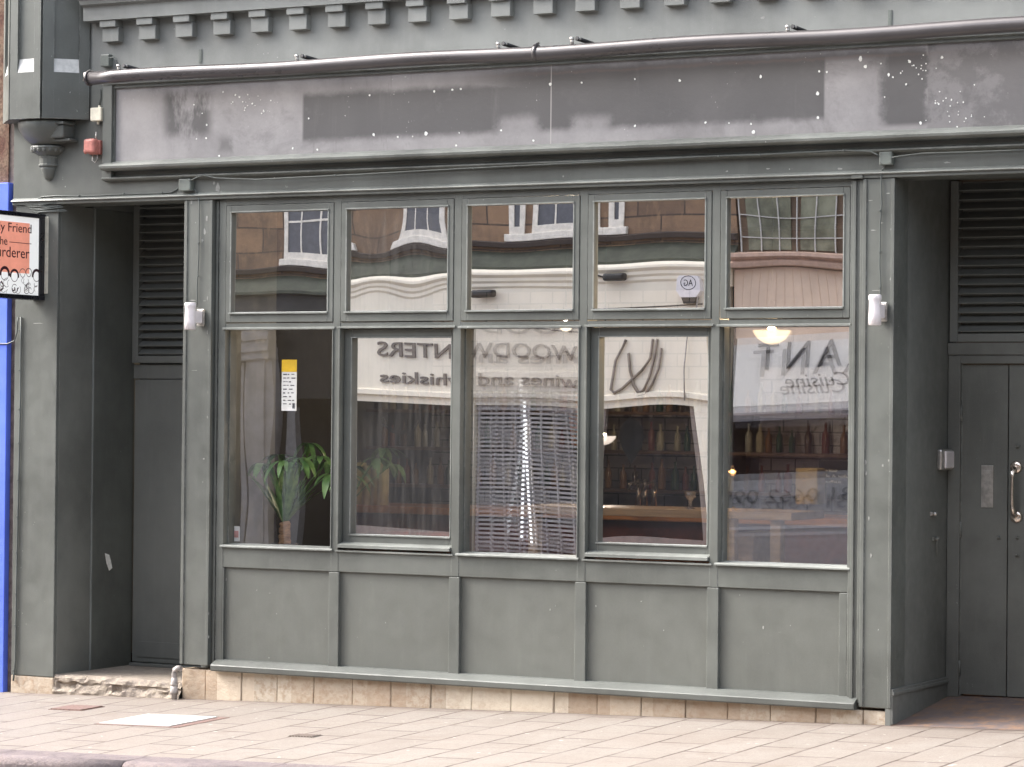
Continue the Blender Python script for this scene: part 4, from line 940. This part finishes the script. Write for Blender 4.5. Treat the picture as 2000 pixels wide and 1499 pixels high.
# shutter grille with tube lamp behind
b = MB(); z = .1
while z < 2.03: b.box(-8.74, -7.20, YO - .12, YO - .10, z, z + .028); z += .055
for i in range(9): b.box(-8.74 + i * .19, -8.72 + i * .19, YO - .125, YO - .095, -.1, 2.04)
b.box(-8.76, -7.19, YO - .16, YO - .09, 1.98, 2.04); b.build('roller_shutter', plain('grey_shutter', (.34, .32, .31), .5), wsb)
b = MB(); 
for (x0, x1) in ((-10.8, -9.0), (-6.95, -5.55)):
    b.box(x0, x1, YO - .16, YO - .14, .1, .35); b.box(x0, x0 + .06, YO - .18, YO - .1, .0, 2.04); b.box(x1 - .06, x1, YO - .18, YO - .1, 0, 2.04); b.box(x0, x1, YO - .18, YO - .1, 0, .12)
b.build('window_frame', plain('shopfront_trim', (.22, .18, .16), .6), wsb)
b = MB(); b.box(-7.45, -7.22, YO - .3, YO - .28, 1.55, 1.95); b.build('poster', plain('orange_poster', (.75, .2, .05), .5), wsb)
t = thing('strip_light', 'bright vertical strip light behind the roller shutter across the street', 'light', (-8.12, YO - .35, .2))
MB().box(-8.135, -8.095, YO - .36, YO - .33, .2, 1.85).build('tube', plain('tube_glow', (1, 1, 1), .5, emit=(.92, .96, 1), es=1.1), t)
MB().box(-8.16, -8.07, YO - .40, YO - .365, .18, 1.9).build('housing', 'white', t)
# grey pilaster and black shop on the far left of the reflection
b = MB(); b.box(-12.33, -11.93, YO - .2, YO + .05, -.6, 2.62); b.box(-12.24, -12.02, YO + .05, YO + .07, -.6, 2.62); b.box(-12.5, -11.93, YO - .2, YO + .12, 2.62, 3.1, .02); b.box(-12.53, -11.92, YO - .2, YO + .15, 2.74, 2.80); b.box(-12.53, -11.92, YO - .2, YO + .15, 2.90, 2.95)
b.box(-12.62, -12.56, YO - .1, YO + .0, -.6, 2.6); b.box(-12.46, -12.40, YO - .12, YO - .02, -.6, 2.6)
b.build('grey_pilaster', plain('grey_stone_paint', (.42, .40, .40), .7, 0, .2, 3), wsb)
# upper windows
def sash(x0, x1, z0, z1, label=None):
    t = MB(); fw_ = .07
    t.box(x0 - .06, x1 + .06, YO - .32, YO - .24, z0 - .10, z0, .01); t.box(x0, x0 + fw_, YO - .36, YO - .28, z0, z1); t.box(x1 - fw_, x1, YO - .36, YO - .28, z0, z1); t.box(x0 + .002, x1 - .002, YO - .358, YO - .277, z0 + .001, z0 + fw_ * 1.4); t.box(x0 + .002, x1 - .002, YO - .358, YO - .277, z1 - fw_, z1 - .001)
    n = 3 if x1 - x0 > .6 else 1
    for i in range(1, n): xx = x0 + (x1 - x0) * i / n; t.box(xx - .012, xx + .012, YO - .34, YO - .29, z0 + .01, z1 - .01)
    if n > 1: t.box(x0 + .03, x1 - .03, YO - .341, YO - .287, z0 + .55, z0 + .58); t.box(x0 + .03, x1 - .03, YO - .343, YO - .275, (z0 + z1) / 2 - .025, (z0 + z1) / 2 + .025)
    w_ = t.build('window', plain('white_sash_paint', (.72, .66, .58), .5), wsb)
    MB().box(x0 + .02, x1 - .02, YO - .31, YO - .299, z0 + .02, z1 - .02).build('pane', plain('window_pane_dark', (.10, .10, .12), .05), w_)
for x0, x1 in ((-11.85, -10.9), (-10.1, -9.25), (-8.32, -8.10), (-7.99, -6.98), (-6.86, -6.66)): sash(x0, x1, 4.30, 6.0)
b = MB(); 
for (X, Y) in ((947, 575), (1208, 549)):
    p = at(X, Y, 17.5); b.box(p.x - .16, p.x + .16, YO, YO + .16, p.z - .05, p.z + .05, .03); b.tube([(p.x - .16, YO + .08, p.z), (p.x - .4, YO + .04, p.z + .06)], .012, 6)
b.build('sign_light', 'black', wsb)
p = at(1347, 575, 17.5); t = thing('security_alarm', 'white bell box with black base on the cream fascia opposite', 'alarm', (p.x, YO, p.z - .2))
MB().py([(p.x - .15, p.z + .12), (p.x - .12, p.z + .17), (p.x + .12, p.z + .17), (p.x + .15, p.z + .12), (p.x + .16, p.z - .02), (p.x + .1, p.z - .1), (p.x - .1, p.z - .1), (p.x - .16, p.z - .02)], YO - .03, YO + .08).build('bell_box', 'white', t)
MB().py([(p.x - .1, p.z - .102), (p.x + .1, p.z - .102), (p.x + .07, p.z - .18), (p.x - .07, p.z - .18)], YO - .03, YO + .07).build('base', 'black', t)
b = MB(); b.text('AG', (p.x + .06, YO + .081, p.z + .04), U, V, .12, .08, .003)
b.tube([(p.x + .1 * math.cos(i * PI / 10), YO + .082, p.z + .08 + .085 * math.sin(i * PI / 10)) for i in range(21)], .004, 5)
b.build('emblem', 'black', t)
b = MB(); 
for (z, s_) in ((3.25, .12), (3.1, .2)): b.tube([(-11.1 + i * .3, YO + .02, z + s_ * math.sin(i * .35) * .3) for i in range(20)], .010, 5)
b.build('overhead_cables', 'black', label='thin black cables looping across the cream fascia opposite', cat='cable')
MB().box(-11.74, -11.56, YO - .2, YO - .05, -.6, 1.98).build('door_post', plain('grey_door_post', (.30, .29, .29), .6), wsb)
# restaurant
rs = thing('restaurant_building', 'restaurant with pale grey sign board and beige boarding, reflected in the right window', 'building', (-1, YO - 2, -.1))
b = MB(); b.box(-5.12, 8.2, YO - 7, YO - .3, 3.6, 9.0); b.build('wall', plain('brown_render', (.13, .085, .055), .85, 0, .3, 2), rs)
b = MB(); b.box(-5.12, 8.2, YO - .3, YO - .12, 2.92, 3.76); [b.box(-5.12 + i * .12, -5.112 + i * .12, YO - .122, YO - .115, 2.92, 3.76) for i in range(110)]
b.build('boarded_band', plain('beige_boards', (.66, .49, .37), .6, 0, .08, 2), rs)
MB().px([(YO - .3, 3.76), (YO + .02, 3.78), (YO + .04, 3.83), (YO - .02, 3.86), (YO + .06, 3.90), (YO + .06, 3.94), (YO - .3, 3.98)], -5.12, 8.2).build('cornice', plain('pink_beige_trim', (.46, .31, .24), .6), rs)
MB().box(-5.05, 8.1, YO - .2, YO - .02, 2.06, 2.92).build('sign_board', plain('pale_grey_board', (.76, .72, .66), .5, 0, .04), rs)
MB().box(-5.05, 8.1, YO - .24, YO - .05, 1.95, 2.058).build('board_edge', plain('grey_board_edge', (.30, .28, .29), .5), rs)
b = MB(); b.text('RESTAURANT', (-4.75 + 3.65, YO - .02, 2.50), U, V, 3.65, .34, .02, spacing=1.35, shear=0); b.text('Fine Cuisine'[5:], (-3.50, YO - .02, 2.26), U, V, .86, .17, .01, shear=.35); b.build('lettering', LET, rs)
b = MB(); b.box(-5.1, 8.1, YO - .9, YO - .8, -.5, 2.06); b.box(-5.15, -5.1, YO - .9, YO - .1, -.5, 2.0); b.build('shop_interior', plain('maroon_interior', (.035, .018, .018), .6, 0, .4, 1.5), rs)
b = MB(); b.px([(YO - .2, .0), (YO - .05, .0), (YO - .05, .55), (YO - .12, 1.2), (YO - .2, 1.2)], -5.05, 8); b.build('lower_panel', plain('grey_panel', (.16, .155, .155), .5), rs)
MB().px([(YO - .04, .5), (YO - .11, .78), (YO - .12, .78), (YO - .05, .5)], -5.05, 8).build('pale_strip', plain('light_grey_strip', (.26, .25, .25), .5), rs)
b = MB(); b.text('31 0662 099', (-3.40, YO - .075, .83), U, V, 1.75, .17, .012, bold=-.004); b.build('phone_number', LET, rs)
b = MB()
for x0, x1 in ((-5.0, -4.35), (-4.2, -3.7), (-3.5, -2.2)): 
    b.box(x0, x1, YO - .3, YO - .28, 4.0, 6.2)
b.build('window', plain('tinted_window', (.17, .17, .12), .2, 0, .5, 2), rs)
b = MB(); [b.box(-5.1 + i * .28, -5.085 + i * .28, YO - .28, YO - .26, 3.98, 6.2) for i in range(14)]; [b.box(-5.1, -1.2, YO - .28, YO - .262, z, z + .012) for z in (4.15, 4.42, 4.7, 5.0, 5.3)]; b.build('netting', plain('pale_wire', (.45, .43, .4), .6), rs)
# white drainpipes / cable on the cream fascia
b = MB(); b.tube([(-5.62, YO + .03, 2.1), (-5.6, YO + .03, 2.5), (-5.5, YO + .03, 3.0), (-5.45, YO + .03, 3.55)], .012, 6); b.build('drop_cable', 'pipe', label='pale cable running down the right end of the cream fascia opposite', cat='cable')
# generic neighbours so the street is closed from a step to the side
o_ = thing('far_left_building', 'plain stone building beyond the wine shop across the street', 'building', (-24, YO - 3, -1)); MB().box(-34, -14.65, YO - 8, YO - .2, -1.2, 9.5).build('wall', 'brownstone', o_)
o_ = thing('far_right_building', 'plain stone building beyond the restaurant across the street', 'building', (16, YO - 3, 0)); MB().box(8.25, 28, YO - 8, YO - .2, -.2, 9.0).build('wall', 'brownstone', o_)
